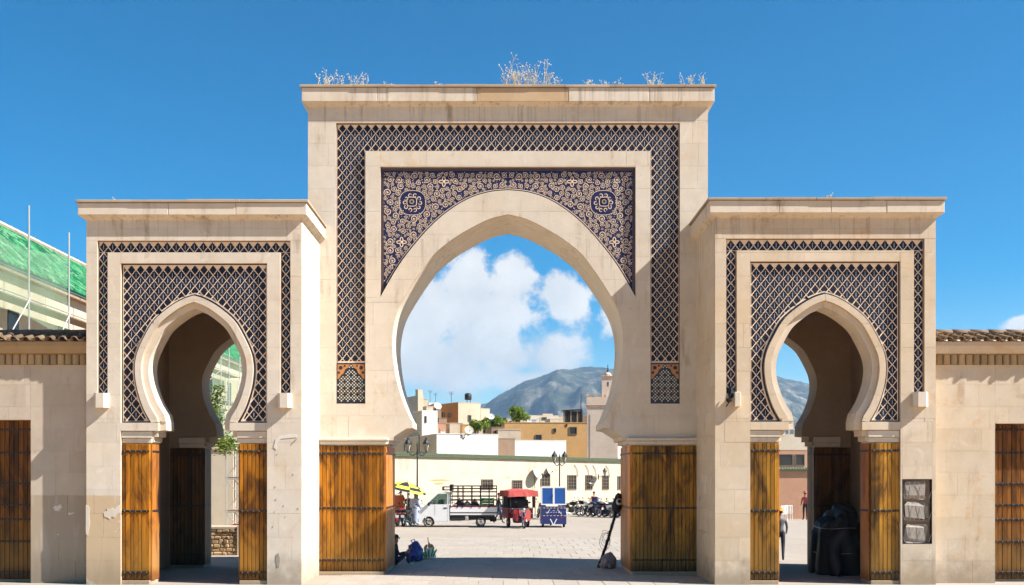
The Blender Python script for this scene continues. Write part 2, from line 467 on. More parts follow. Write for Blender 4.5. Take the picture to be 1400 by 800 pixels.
def wood(name, c1, c2, dark, worn):
    def f(t):
        p = pos(t); r = oinfo(t)
        off = t.add('ShaderNodeCombineXYZ', {0: t.math('MULTIPLY', r, 40.0)})
        q = t.add('ShaderNodeVectorMath', {0: p, 1: off.outputs[0]}, operation='ADD').outputs[0]
        g = t.noise(q, 1.0, 6, .62, .3, stretch=(26, 26, .9)); bl = t.noise(p, 1.0, 6, .66, .8, stretch=(2.6, 2.6, .9))
        col = t.mix(t.ramp(g, [(.32, 0.0), (.66, 1.0)]), c1, c2)
        col = t.mix(t.math('MULTIPLY', t.smooth(bl, .40, .66), .9), col, dark)
        v = t.math('ADD', .52, t.math('MULTIPLY', r, .82))
        col = t.mix(1.0, col, t.add('ShaderNodeCombineColor', {0: v, 1: v, 2: v}).outputs[0], 'MULTIPLY')
        z = t.add('ShaderNodeSeparateXYZ', {0: p}).outputs[2]
        wn = t.math('MULTIPLY', t.math('SUBTRACT', 1.0, t.smooth(t.math('ADD', z, t.math('MULTIPLY', bl, 1.6)), 1.2, 2.6)), .6)
        col = t.mix(wn, col, worn)
        ft = t.math('SUBTRACT', 1.0, t.smooth(t.math('ADD', z, t.math('MULTIPLY', bl, .5)), .38, .72))   # splashed, rotten feet of the planks
        col = t.mix(t.math('MULTIPLY', ft, .8), col, tuple(x*.6 for x in dark))
        scr = t.smooth(t.noise(q, 1.0, 4, .6, 0, stretch=(30, 30, 3)), .70, .75)
        col = t.mix(t.math('MULTIPLY', scr, .5), col, tuple(min(1, x*1.6+.03) for x in c2))
        finish(t, col, .5, g, .5, .006, spec=.18)
    _RECIPE[name] = f
wood('door_wood', (.26, .085, .005), (.48, .185, .010), (.060, .021, .005), (.27, .13, .022))
wood('door_wood_old', (.27, .112, .010), (.44, .21, .022), (.055, .026, .008), (.22, .115, .025))
wood('door_wood_brown', (.15, .048, .006), (.27, .10, .012), (.045, .018, .006), (.20, .11, .03))
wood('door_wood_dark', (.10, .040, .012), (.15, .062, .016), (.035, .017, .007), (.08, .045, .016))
wood('jamb_wood', (.47, .155, .018), (.56, .215, .03), (.27, .08, .015), (.38, .20, .07))
# ------------------------------------------------------------------ ground
def make_ground():
    def rec(t):
        p = pos(t)
        big = t.noise(p, .12, 5, .6); mid = t.noise(p, 1.1, 6, .65); fine = t.noise(p, 30, 3, .6)
        col = t.mix(t.ramp(big, [(.3, 0.0), (.7, 1.0)]), (.31, .26, .205), (.36, .305, .25))
        br = t.add('ShaderNodeTexBrick', {'Vector': p, 'Color1': (.96, .96, .96), 'Color2': (1, 1, 1), 'Mortar': (.80, .79, .77), 'Scale': 1.0,
                                          'Mortar Size': .012, 'Mortar Smooth': .3, 'Brick Width': 1.3, 'Row Height': .64})
        col = t.mix(1.0, col, br.outputs[0], 'MULTIPLY')
        v = t.math('ADD', .84, t.math('MULTIPLY', mid, .32))
        col = t.mix(1.0, col, t.add('ShaderNodeCombineColor', {0: v, 1: v, 2: v}).outputs[0], 'MULTIPLY')
        st = t.smooth(t.noise(p, .5, 6, .7, 1.0), .60, .75)
        col = t.mix(t.math('MULTIPLY', st, .35), col, (.20, .165, .135))
        finish(t, col, .9, t.math('ADD', mid, t.math('MULTIPLY', fine, .4)), .3, .01, spec=.2)
    _RECIPE['plaza_ground'] = rec
    g = MB().add([(-1700, -300, 0), (1700, -300, 0), (1700, 3150, 0), (-1700, 3150, 0)], [(0, 1, 2, 3)])
    ground = structure(g.build('ground', 'plaza_ground'))
    # unseen street with a kerb, added and coloured for its warm bounce light
    plain('bounce_paving', (.42, .255, .12), .95, var=.25, scale=1.2, rnd=0)
    structure(MB().add([(-300, -290, .004), (300, -290, .004), (300, -5.5, .004), (-300, -5.5, .004)], [(0, 1, 2, 3)]).build('bounce_street', 'bounce_paving'))
    structure(MB().box(-60, 60, -5.5, -5.25, 0, .12).build('kerb', 'paver'))
    # paving slabs in and behind the big arch, each laid a little unevenly
    pr = random.Random(3)
    w, d = .64, 1.3
    pieces = []
    for j in range(15):
        y0 = -2.9+j*d
        half = 4.0+max(0, y0)*.13
        off = (j % 2)*.31+pr.uniform(-.06, .06)
        n0, n1 = int(-half/w)-1, int(half/w)+1
        for i in range(n0, n1): pieces.append((i*w+off, y0))
    pieces = pieces[:300]
    sl = MB().cbox(0, w-.009, 0, d-.009, -.06, .012, .005).mesh('paving_slab', 'paver')
    for (x, y) in pieces:
        o = link('paving_slab', sl, ground, loc=(x, y, pr.uniform(-.004, .003)))
        o.rotation_euler = (pr.uniform(-.0016, .0016), pr.uniform(-.003, .003), 0)
    return ground
GROUND = make_ground()

# ------------------------------------------------------------------ shared wall builders
def clad(parent, poly, course, width, mat='stone', seed=1, ax='y', front=0.0, thick=.012, gap=.0035, name='stone_slab', step=-1, z_base=0.0):
    """facing slabs cut from courses to fit the outline poly; step -1: outer face looks towards -ax"""
    r = random.Random(seed)
    xs = [p[0] for p in poly]; zs = [p[1] for p in poly]
    x0, x1, z0, z1 = min(xs), max(xs), min(zs), max(zs)
    j = math.floor((z0-z_base)/course+1e-6)
    while z_base+j*course < z1-1e-4:
        za, zb = max(z0, z_base+j*course), min(z1, z_base+(j+1)*course)
        x = x0-r.uniform(0, .8)*width
        while x < x1:
            xe = x+width*r.uniform(.8, 1.2)
            c = clip_rect(poly, max(x, x0)+gap/2, min(xe, x1)-gap/2, za+gap/2, zb-gap/2)
            if c and area(c) > .004:
                f = front+r.uniform(-.0015, .0015)
                MB().prism(c, f, front-step*thick, ax).build(name, mat, parent)
            x = xe
        j += 1
def rect(x0, x1, z0, z1): return [(x0, z0), (x1, z0), (x1, z1), (x0, z1)]

TW, TH = .230, .272
def ogee(w, h):
    q = [(0, .475), (.09, .33), (.20, .29), (.235, .17), (.33, .12), (.43, 0)]
    q = q+[(x, -z) for x, z in q[-2::-1]]
    q = q+[(-x, z) for x, z in q[-2:0:-1]]
    return [(x*w, z*h) for x, z in q]
OG = ogee(TW, TH)
SLIT = [(0, .27*TH), (.032*TW, .08*TH), (.032*TW, -.10*TH), (0, -.27*TH), (-.032*TW, -.10*TH), (-.032*TW, .08*TH)]
def tile_mb(cx, cz, y):
    m = MB(); m.prism([(cx+a, cz+b) for a, b in OG], y-.004, y, m=0, front_only=True)
    m.prism([(cx+a, cz+b) for a, b in SLIT], y-.006, y-.004, m=1, front_only=True); return m
_tile_mesh = {}
def lattice(parent, region, x_mid, z_top, y, count, trim, rest):
    """lozenge tiles over region; whole ones become tile objects up to the limit, cut ones go to trim, the rest to rest"""
    xs = [p[0] for p in region]; zs = [p[1] for p in region]
    if y not in _tile_mesh: _tile_mesh[y] = tile_mb(0, 0, y).mesh('lozenge_tile', ['glaze_navy', 'glaze_pale'])
    j = 0
    while z_top-j*TH/2 > min(zs)-TH:
        cz = z_top-j*TH/2
        i0 = int((min(xs)-x_mid)/TW)-2; i1 = int((max(xs)-x_mid)/TW)+2
        for i in range(i0, i1+1):
            cx = x_mid+(i+(.5 if j % 2 else 0))*TW
            hit = [inside(region, cx+a, cz+b) for a, b in OG]
            if all(hit):
                if count[0] > 0:
                    count[0] -= 1; link('lozenge_tile', _tile_mesh[y], parent, loc=(cx, 0, cz))
                else:
                    b = len(rest.v); q = tile_mb(cx, cz, y); rest.add(q.v, q.f); rest.m[-len(q.f):] = q.m
            elif any(hit) or inside(region, cx, cz):
                rh = [(0, .44*TH), (.41*TW, 0), (0, -.44*TH), (-.41*TW, 0)]
                c = list(region)
                for k in range(4):
                    a, b2 = rh[k], rh[(k+1) % 4]
                    nx, nz = (a[1]-b2[1]), (b2[0]-a[0])
                    nx, nz = -(b2[1]-a[1]), (b2[0]-a[0])
                    if nx*(a[0])+nz*(a[1]) < 0: nx, nz = -nx, -nz
                    c = clip_half(c, nx, nz, nx*(a[0]+cx)+nz*(a[1]+cz))
                    if len(c) < 3: break
                if len(c) >= 3 and area(c) > 2e-4: trim.prism(c, y-.004, y, front_only=True)
        j += 1

def door(parent, x0, x1, z0, z1, y, n, mat, rows, ax='y', side=1, thick=.10, stud=.024, studs=True):
    """ledged door leaf: backing board with planks, iron straps and stud rows. ax y: leaf in XZ looking to -y; ax x: leaf in YZ looking to side*x"""
    def B(m, a0, a1, d0, d1, c0, c1, ch=.004):
        if ax == 'y': m.cbox(a0, a1, min(d0, d1), max(d0, d1), c0, c1, ch)
        else: m.cbox(min(d0, d1), max(d0, d1), a0, a1, c0, c1, ch)
        return m
    s = -1 if ax == 'y' else side
    leaf = B(MB(), x0, x1, y, y-s*thick*.5, z0, z1).build('door', 'iron' if 0 else mat, parent)
    w = (x1-x0)/n; r = random.Random(int(abs(x0*991+z1*37)))
    for i in range(n):
        B(MB(), x0+i*w+.005, x0+(i+1)*w-.005, y, y+s*(thick*.5+r.uniform(-.005, .005)), z0+.01+r.uniform(0, .012), z1-.01, .006).build('plank', mat, leaf)
    f = y+s*thick*.5
    for z in rows:
        B(MB(), x0+.01, x1-.01, f+s*.002, f+s*.014, z-.026, z+.026, .004).build('iron_strap', 'iron', leaf)
        if studs:
            m = MB(); k = max(3, int((x1-x0)/.13))
            for i in range(k):
                a = x0+(i+.5)*(x1-x0)/k; c = (a, f+s*.02, z) if ax == 'y' else (f+s*.02, a, z)
                m.ball(c, stud, 6, 4)
            m.build('stud_row', 'stud_iron', leaf, smooth=True, kind='stuff')
    return leaf

def cornice(parent, hw, z0, z1, o, depth, cuts, odd=None, seed=1):
    """bed moulding, fascia stones and thin coping slabs over a block hw wide and depth deep (front face at y=0)"""
    r = random.Random(seed); zb = z1-.07
    m = MB()                                                      # bed: spreads from the wall out to the fascia
    m.add([(-hw, 0, z0-.10), (hw, 0, z0-.10), (hw, depth, z0-.10), (-hw, depth, z0-.10),
           (-hw-o, -o, z0), (hw+o, -o, z0), (hw+o, depth, z0), (-hw-o, depth, z0)],
          [(0, 1, 5, 4), (1, 2, 6, 5), (3, 0, 4, 7), (4, 5, 6, 7), (0, 3, 2, 1)])
    m.build('cornice_bed', 'stone', parent)
    xs = [-hw-o]+cuts+[hw+o]
    for i in range(len(xs)-1):
        MB().cbox(xs[i]+.003, xs[i+1]-.003, -o+r.uniform(-.004, .004), .62, z0+.002, zb+r.uniform(-.006, .004), .012).build('cornice_stone', 'coping_ochre' if odd == i else 'stone', parent)
    n = max(2, int(depth/2.0))
    for sgn in (-1, 1):
        for k in range(n):
            y0 = .626+(depth-.626)*k/n; y1 = .626+(depth-.626)*(k+1)/n-.006
            a, b = sorted((sgn*(hw+o), sgn*(hw-.5)))
            MB().cbox(a, b, y0, y1, z0+.002, zb-.002, .012).build('cornice_stone', 'stone', parent)
    xs = [-hw-o-.045]; e = hw+o+.045
    while xs[-1] < e-1.2: xs.append(min(e, xs[-1]+r.uniform(.8, 1.5)))
    xs[-1] = e
    for i in range(len(xs)-1):
        MB().cbox(xs[i]+.002, xs[i+1]-.002, -o-.045+r.uniform(-.008, .008), .7, zb+.004, z1+r.uniform(-.008, .010), .008).build('coping_slab', 'coping', parent)
    for sgn in (-1, 1):
        a, b = sorted((sgn*(hw+o+.045), sgn*(hw-.6)))
        for k in range(n):
            y0 = .706+(depth-.706)*k/n; y1 = .706+(depth-.706)*(k+1)/n-.004
            MB().cbox(a, b, y0, y1, zb+.004, z1+r.uniform(-.008, .008), .008).build('coping_slab', 'coping', parent)
    MB().box(-hw+.45, hw-.45, .6, depth, z0, z1-.1).build('roof', 'coping', parent)

def scrolls(region, keep, mb, y, rr, size, seeds):
    """spiral tendrils, buds and leaves scattered over region (2-d), flat relief in front of y"""
    spots = list(keep)
    def free(x, z, r):
        if not inside(region, x, z) or edge_dist(region, x, z) < r*1.0: return False
        return all(math.hypot(x-a, z-b) > (r+c)*.93 for a, b, c in spots)
    xs = [p[0] for p in region]; zs = [p[1] for p in region]
    def spiral(x, z, r):
        a0 = rr.uniform(0, 6.28); sg = rr.choice((-1, 1)); pts = []; ws = []
        n = 22
        for i in range(n):
            t = i/(n-1); th = a0+sg*t*2*math.pi*1.45; q = r*(.98-.62*t)
            pts.append((x+q*math.cos(th), z+q*math.sin(th))); ws.append(r*(.09+.12*math.sin(math.pi*min(1, t*1.1+.05))))
        mb.ribbon(pts, ws, y-.010, y)
        k = 9; c = [(x+r*.24*math.cos(6.283*i/k), z+r*.24*math.sin(6.283*i/k)) for i in range(k)]
        mb.prism(c, y-.012, y, front_only=True)
        for s2 in range(2):                                       # leaves springing off the outer turn
            th = a0+sg*(.4+2.4*s2+rr.uniform(-.4, .4)); leaf(x+r*1.02*math.cos(th), z+r*1.02*math.sin(th), th+sg*1.2, r*.5)
    def leaf(x, z, th, L):
        pts = [(0, 0), (.35, .20), (.75, .13), (1, .0), (.7, -.10), (.3, -.14)]
        c, s = math.cos(th), math.sin(th)
        poly = [(x+L*(a*c-b*s), z+L*(a*s+b*c)) for a, b in pts]
        if all(inside(region, *p) for p in poly): mb.prism(poly, y-.009, y, front_only=True)
    for (r, tries) in size:
        for _ in range(tries):
            x, z = rr.uniform(min(xs), max(xs)), rr.uniform(min(zs), max(zs))
            q = r*rr.uniform(.85, 1.12)
            if free(x, z, q): spots.append((x, z, q)); spiral(x, z, q*.97)
    for _ in range(seeds):
        x, z = rr.uniform(min(xs), max(xs)), rr.uniform(min(zs), max(zs)); q = rr.uniform(.014, .036)
        if free(x, z, q):
            spots.append((x, z, q)); th = rr.uniform(0, 6.28); leaf(x-q*math.cos(th), z-q*math.sin(th), th, 2*q)

def weed(parent_name, x, y, z, h, n, spread, label, seed, red=False):
    r = random.Random(seed)
    root = thing('dry_weed', (x, y, z), label, 'weed', 'dry weeds growing on the gate roofs')
    st = MB(); fl = MB()
    for i in range(int(n*1.7)):
        bx, by = r.uniform(-spread, spread)*.85, r.uniform(-.15, .15); hh = h*r.choice((r.uniform(.2, .6), r.uniform(.4, 1.05)))
        lx, ly = r.uniform(-.5, .5)*hh, r.uniform(-.2, .2)*hh
        P = [(bx+lx*t*t, by+ly*t*t, -.03+hh*t) for t in (0, .35, .7, 1)]
        st.tube(P, [.006, .005, .004, .003], 4)
        for k in range(r.randint(1, 3)):
            t = r.uniform(.55, .95); c = Vector((bx+lx*t*t, by+ly*t*t, hh*t)); e = c+Vector((r.uniform(-.16, .16), r.uniform(-.1, .1), r.uniform(.03, .16)))*min(1, h*1.3)
            st.tube([c, (c+e)/2+Vector((0, 0, .01)), e], [.005, .004, .003], 3); fl.ball(e, r.uniform(.007, .017), 5, 4, jit=.25, rr=r)
        fl.ball(P[-1], r.uniform(.009, .02), 5, 4, jit=.25, rr=r)
    st.build('stem', 'stem_red' if red else 'stem_dry', root); fl.build('flower_head', 'flower_dry', root, kind='stuff')
    return root

# ------------------------------------------------------------------ main gate
def make_main_gate():
    S = FPX/DCAM; C = 694.5
    X = lambda p: p/S
    Z = lambda p: HCAM+(VY-p)/S
    root = thing('main_gate', ((C-VX)/S, 0, 0), 'tall central stone gate with a large horseshoe arch and blue tilework', 'gate')
    hw = X(273.5); depth = 2.4; zt = Z(119.0); zc = Z(141.5)
    ext = [(X(a), Z(b)) for a, b in crom([(175, 407), (150, 364), (125, 331), (100, 304), (75, 284), (50, 270), (25, 262.5), (0, 260)], 4)]
    inn = [(X(a), Z(b)) for a, b in crom([(130.5, 577), (134.5, 571), (144.5, 547), (152, 522), (157, 492), (158.5, 467), (156, 443), (149.5, 421), (138, 400),
                                          (124.5, 379), (111, 360), (98, 344.5), (74.5, 326), (49.5, 311), (24.5, 299), (0, 293)], 4)]
    pier = X(168.5)
    imp = [(pier, Z(607)), (X(163), Z(607)), (X(163), Z(602)), (X(157), Z(602)), (X(156), Z(597)), (X(139), Z(586)), (X(130.5), Z(585))]
    right = [(pier, 0)]+imp+inn                                  # pier foot to apex
    opening = right+mirror(right[:-1])[::-1]
    core = [(-hw, 0), (-hw, zc), (hw, zc), (hw, 0)]+opening
    MB().prism(core, .12, depth).build('wall', 'stone', root)
    # facing: backing plus slabs
    bx, bi, bt, bti, bb = X(235), X(195), Z(168), Z(206.5), Z(552)     # tile band: outer, inner half widths, top, inner top, foot
    sx, st = X(174.5), Z(228)                                          # spandrel panel
    back = MB()
    pieces = []
    for s in (-1, 1):
        f = (lambda q: q) if s > 0 else mirror
        pieces.append(f(rect(bx, hw, 0, bt)))
        low = [(bx, 0), (bx, bb), (bi, bb), (bi, Z(407)), (sx, Z(407))]+ext+[(0, Z(293))]+inn[::-1][1:]+imp[::-1]+[(pier, 0)]
        pieces.append(f(low)); pieces.append(f(rect(sx, bi, Z(407)+.002, bti)))
    pieces.append(rect(-hw, hw, bt, zc)); pieces.append(rect(-sx, sx, st, bti))
    for p in pieces: back.prism(p, .010, .125)
    back.build('facing_bed', 'mortar', root)
    for i, p in enumerate(pieces): clad(root, p, .63, 1.25, 'stone', 10+i)
    cornice(root, hw, zc, zt, .15, depth, [-3.6, X(-42.5), X(82.5), 3.9], odd=2, seed=3)
    # lattice tile band
    yb = .085
    band = [(-bx, bb), (-bx, bt), (bx, bt), (bx, bb), (bi, bb), (bi, bti), (-bi, bti), (-bi, bb)]
    MB().prism(band, yb, .125).build('tile_bed', 'glaze_cream', root)
    zl = Z(495); e = .035
    inner = [(-bx+e, zl+e), (-bx+e, bt-e), (bx-e, bt-e), (bx-e, zl+e), (bi+e, zl+e), (bi+e, bti+e), (-bi-e, bti+e), (-bi-e, zl+e)]
    cnt = [300]; trim, rest = MB(), MB()
    lattice(root, inner, 0, bt-e-.10, yb, cnt, trim, rest)
    trim.build('cut_tile', 'glaze_navy', root, kind='stuff'); rest.build('lozenge_tile_field', ['glaze_navy', 'glaze_pale'], root, kind='stuff')
    ed = MB()
    for s in (-1, 1):
        for a in (bx-.012, bi+.012): ed.ribbon([(s*a, bb), (s*a, (bt if a > bi+.02 else bti)-.001)], .024, yb-.020, yb)
    ed.ribbon([(-bx, bt-.012), (bx, bt-.012)], .024, yb-.019, yb); ed.ribbon([(-bi, bti+.012), (bi, bti+.012)], .024, yb-.019, yb)
    ed.build('tile_border', 'tile_edge', root)
    # mosaic panels at the foot of the band
    for s in (-1, 1):
        cx = s*(bx+bi)/2; h2 = (bx-bi)/2; z0, z1 = bb+.01, zl-.02
        pm = MB().box(cx-h2, cx+h2, yb-.03, yb+.02, z0, z1).build('mosaic_panel', 'glaze_ink', root)
        ca = [(-1.02, .60), (-.86, .62), (-.72, .70), (-.55, .74), (-.42, .84), (-.22, .88), (-.06, .985), (0, 1.0)]
        zz = lambda v: z0+(z1-z0)*v
        for q in (-1, 1):
            sp = [(cx+q*h2*.93*min(1, abs(a)), zz(b)) for a, b in ca]; top = zz(.965)
            poly = [(a, min(b, top)) for a, b in sp]+[(cx+q*h2*.93, top)]
            poly = [p for i, p in enumerate(poly) if i == 0 or math.hypot(p[0]-poly[i-1][0], p[1]-poly[i-1][1]) > 1e-3]
            MB().prism(poly, yb-.042, yb-.03, front_only=True).build('carved_spandrel', 'glaze_orange', pm)
            m = MB()
            for (u, v, r_) in ((.70, .88, .055), (.83, .76, .04), (.42, .93, .03)): m.ball((cx+q*h2*u, yb-.042, zz(v)), (r_, .012, r_), 8, 4)
            m.build('carved_boss', 'glaze_ink', pm, kind='stuff')
        cell = h2*1.86/17
        mc = {'glaze_white': MB(), 'glaze_yellow': MB(), 'glaze_orange': MB()}
        def capz(u):
            u = abs(u)
            for (a, b), (a2, b2) in zip(ca, ca[1:]):
                if abs(a2) <= u <= abs(a): return b+(b2-b)*(abs(a)-u)/(abs(a)-abs(a2)+1e-9)
            return .6
        nz = int((z1-z0)*.94/cell)
        for j in range(nz):
            for i in range(17):
                x = cx+(i-8)*cell; z = z0+.05+(j+.5)*cell
                if z > zz(capz((x-cx)/h2))-.06: continue
                a, b = i % 4, j % 4; on = (a+b) % 2 == 0 or (a in (1, 3) and b in (1, 3) and (i+j) % 3 == 0)
                if a == 0 and b == 0 or not on: continue
                row = 5 <= j <= 7 and a != 0
                k = 'glaze_white' if not row or (i+j) % 4 == 0 else ('glaze_yellow' if (i//4) % 2 == 0 else 'glaze_orange')
                q = cell*.44
                mc[k].prism([(x-q, z), (x, z-q), (x+q, z), (x, z+q)] if (a*b) % 2 else rect(x-q*.86, x+q*.86, z-q*.86, z+q*.86), yb-.038, yb-.03, front_only=True)
        for k, m in mc.items():
            if m.v: m.build('mosaic_chip_field', k, pm, kind='stuff')
    # carved spandrel panel
    ys = .105
    exr = [(x, z) for x, z in ext]
    pan = [(-sx, st), (sx, st), (sx, Z(407))]+[p for p in exr if p[0] < sx-.004]+mirror([p for p in exr if 0 < p[0] < sx-.004])[::-1]+[(-sx, Z(407))]
    sp = MB().prism(pan, ys, .126).build('spandrel_panel', 'glaze_cobalt', root)
    e = .07
    half = [(-sx+e, st-.10), (-.004, st-.10)]
    off = [(x, z) for x, z in offset_in(ext, -.075)]
    half += mirror([p for p in off if p[0] < sx-e and p[1] < st-.1])[::-1]
    half = [p for p in half if p[0] >= -sx+e-1e-6]; half.append((-sx+e, min(p[1] for p in half)))
    rel = MB(); rr = random.Random(21)
    mx, mz = X(-131), Z(276)
    keep = [(mx, mz, .36), (X(-88), Z(247), .15), (X(-146), Z(330), .15)]
    scrolls(half, keep, rel, ys, rr, [(.105, 200), (.085, 2200), (.062, 5000), (.042, 5000)], 4200)
    def ring(cx, cz, f, w, n=40):
        rel.ribbon([(cx+f(6.2832*i/n)[0], cz+f(6.2832*i/n)[1]) for i in range(n)], w, ys-.010, ys, closed=True)
    def sq(r, p=4.0, k=.6):                                    # rounded square with a drawn-out lower corner
        return lambda th: (r*math.copysign(abs(math.cos(th))**(2/p), math.cos(th))*(1+.12*k), r*math.copysign(abs(math.sin(th))**(2/p), math.sin(th)))
    ring(mx, mz, sq(.34, 2.6), .014); ring(mx-.02, mz+.03, sq(.125, 4), .018)
    for k in range(4):
        th = k*math.pi/2+.78; rel.prism([(mx-.02+.07*math.cos(th+i*2.094), mz+.03+.07*math.sin(th+i*2.094)) for i in range(3)], ys-.02, ys, front_only=True)
    for k in range(10):
        th = k*.6283; cx2, cz2 = mx+.215*math.cos(th), mz+.205*math.sin(th); a0 = rr.uniform(0, 6)
        rel.ribbon([(cx2+.058*(1-.5*i/9)*math.cos(a0+i*.6), cz2+.058*(1-.5*i/9)*math.sin(a0+i*.6)) for i in range(10)], [.010+.014*math.sin(i/9*3.1) for i in range(10)], ys-.010, ys)
    for (bx2, bz2) in ((X(-88), Z(247)), (X(-146), Z(330))):   # cusped stars
        ring(bx2, bz2, lambda th: ((.095+.04*math.cos(4*th))*math.cos(th), (.095+.04*math.cos(4*th))*math.sin(th)), .026)
        rel.ball((bx2, ys, bz2), (.04, .02, .04), 6, 4)
    n = len(rel.v)
    rel.add([(-x, y, z) for x, y, z in rel.v[:n]], [tuple(reversed(f)) for f in rel.f])
    rel.build('arabesque_relief', 'glaze_cream', sp, kind='stuff')
    bd = MB()
    for w_, o_, y_ in ((.022, .030, .02), (.014, .066, .012)):
        bd.ribbon([(-sx+o_, Z(400)), (-sx+o_, st-o_), (sx-o_, st-o_), (sx-o_, Z(400))], w_, ys-y_, ys)
    bd.build('panel_border', 'tile_edge', sp)
    bd = MB(); q = [p for p in offset_in(ext, -.03) if p[0] < sx-.02]
    bd.ribbon(q+mirror(q[:-1])[::-1], .034, ys-.02, ys); bd.build('arch_outline', 'glaze_ink', sp)
    q = [p for p in offset_in(ext, -.062) if p[0] < sx-.04]
    bd = MB().ribbon(q+mirror(q[:-1])[::-1], .016, ys-.018, ys).build('arch_line', 'glaze_cream', sp)
    # imposts and doors on the piers
    dz = Z(607)
    for s in (-1, 1):
        a0, a1 = sorted((s*(pier-.06), s*X(273)))
        for (p_, z0, z1) in ((.10, Z(607)-.02, Z(603)), (.16, Z(603)+.003, Z(599))):
            b0, b1 = sorted((s*(pier-p_*.7), s*X(262)))
            MB().cbox(b0, b1, -p_, .3, z0, z1, .015).build('impost', 'stone', root)
        a0, a1 = sorted((s*(pier+.012), s*X(258)))
        old = s > 0
        door(root, a0, a1, .10, dz-.05, -.03, 17, 'door_wood_old' if old else 'door_wood', [.42, Z(694.5), Z(620)])
        MB().cbox(a0, a1, -.10, .02, 0, .098, .012).build('door_sill', 'stone_dado', root)
        door(root, -.02, 2.35, .10, dz-.05, s*(pier-.005), 4, 'jamb_wood', [Z(694.5), Z(620)], ax='x', side=-s, thick=.07, studs=False)
    return root
MAIN = make_main_gate()
ztop = HCAM+(VY-119)/(FPX/DCAM)
for i, (a, h, n, sp_, lb) in enumerate([
        (437, .16, 2, .05, 'single tiny dry weed at the left tip of the tall gate roof'),
        (450, .50, 13, .42, 'bushy low dry weed near the left end of the tall gate roof'),
        (490, .44, 10, .26, 'thin-stemmed dry weed, second tuft from the left on the tall gate'),
        (532, .20, 6, .30, 'short sparse dry weed right of the left-hand tufts on the tall gate'),
        (600, .19, 3, .08, 'lone pair of dry stalks left of the tallest weed clump'),
        (628, .18, 2, .04, 'lone dry stalk nearest the left of the tallest weed clump'),
        (700, .85, 20, .26, 'dense pale weed at the left of the tallest clump on the tall gate'),
        (735, .82, 18, .42, 'wide leggy weed forming the right of the tallest clump on the tall gate'),
        (760, .40, 5, .10, 'small weed at the right edge of the tallest clump'),
        (806, .30, 7, .14, 'short dry weed, first tuft right of the tallest clump'),
        (838, .30, 7, .34, 'spread short dry weed over the right side of the tall arch'),
        (895, .45, 10, .26, 'upright dry weed tuft, second from the right end of the tall gate'),
        (948, .48, 11, .36, 'pale dry weed at the right end of the tall gate roof')]):
    weed('', pX(a, .1), .12, ztop, h, n, sp_, lb, 40+i, red=(i == 7))

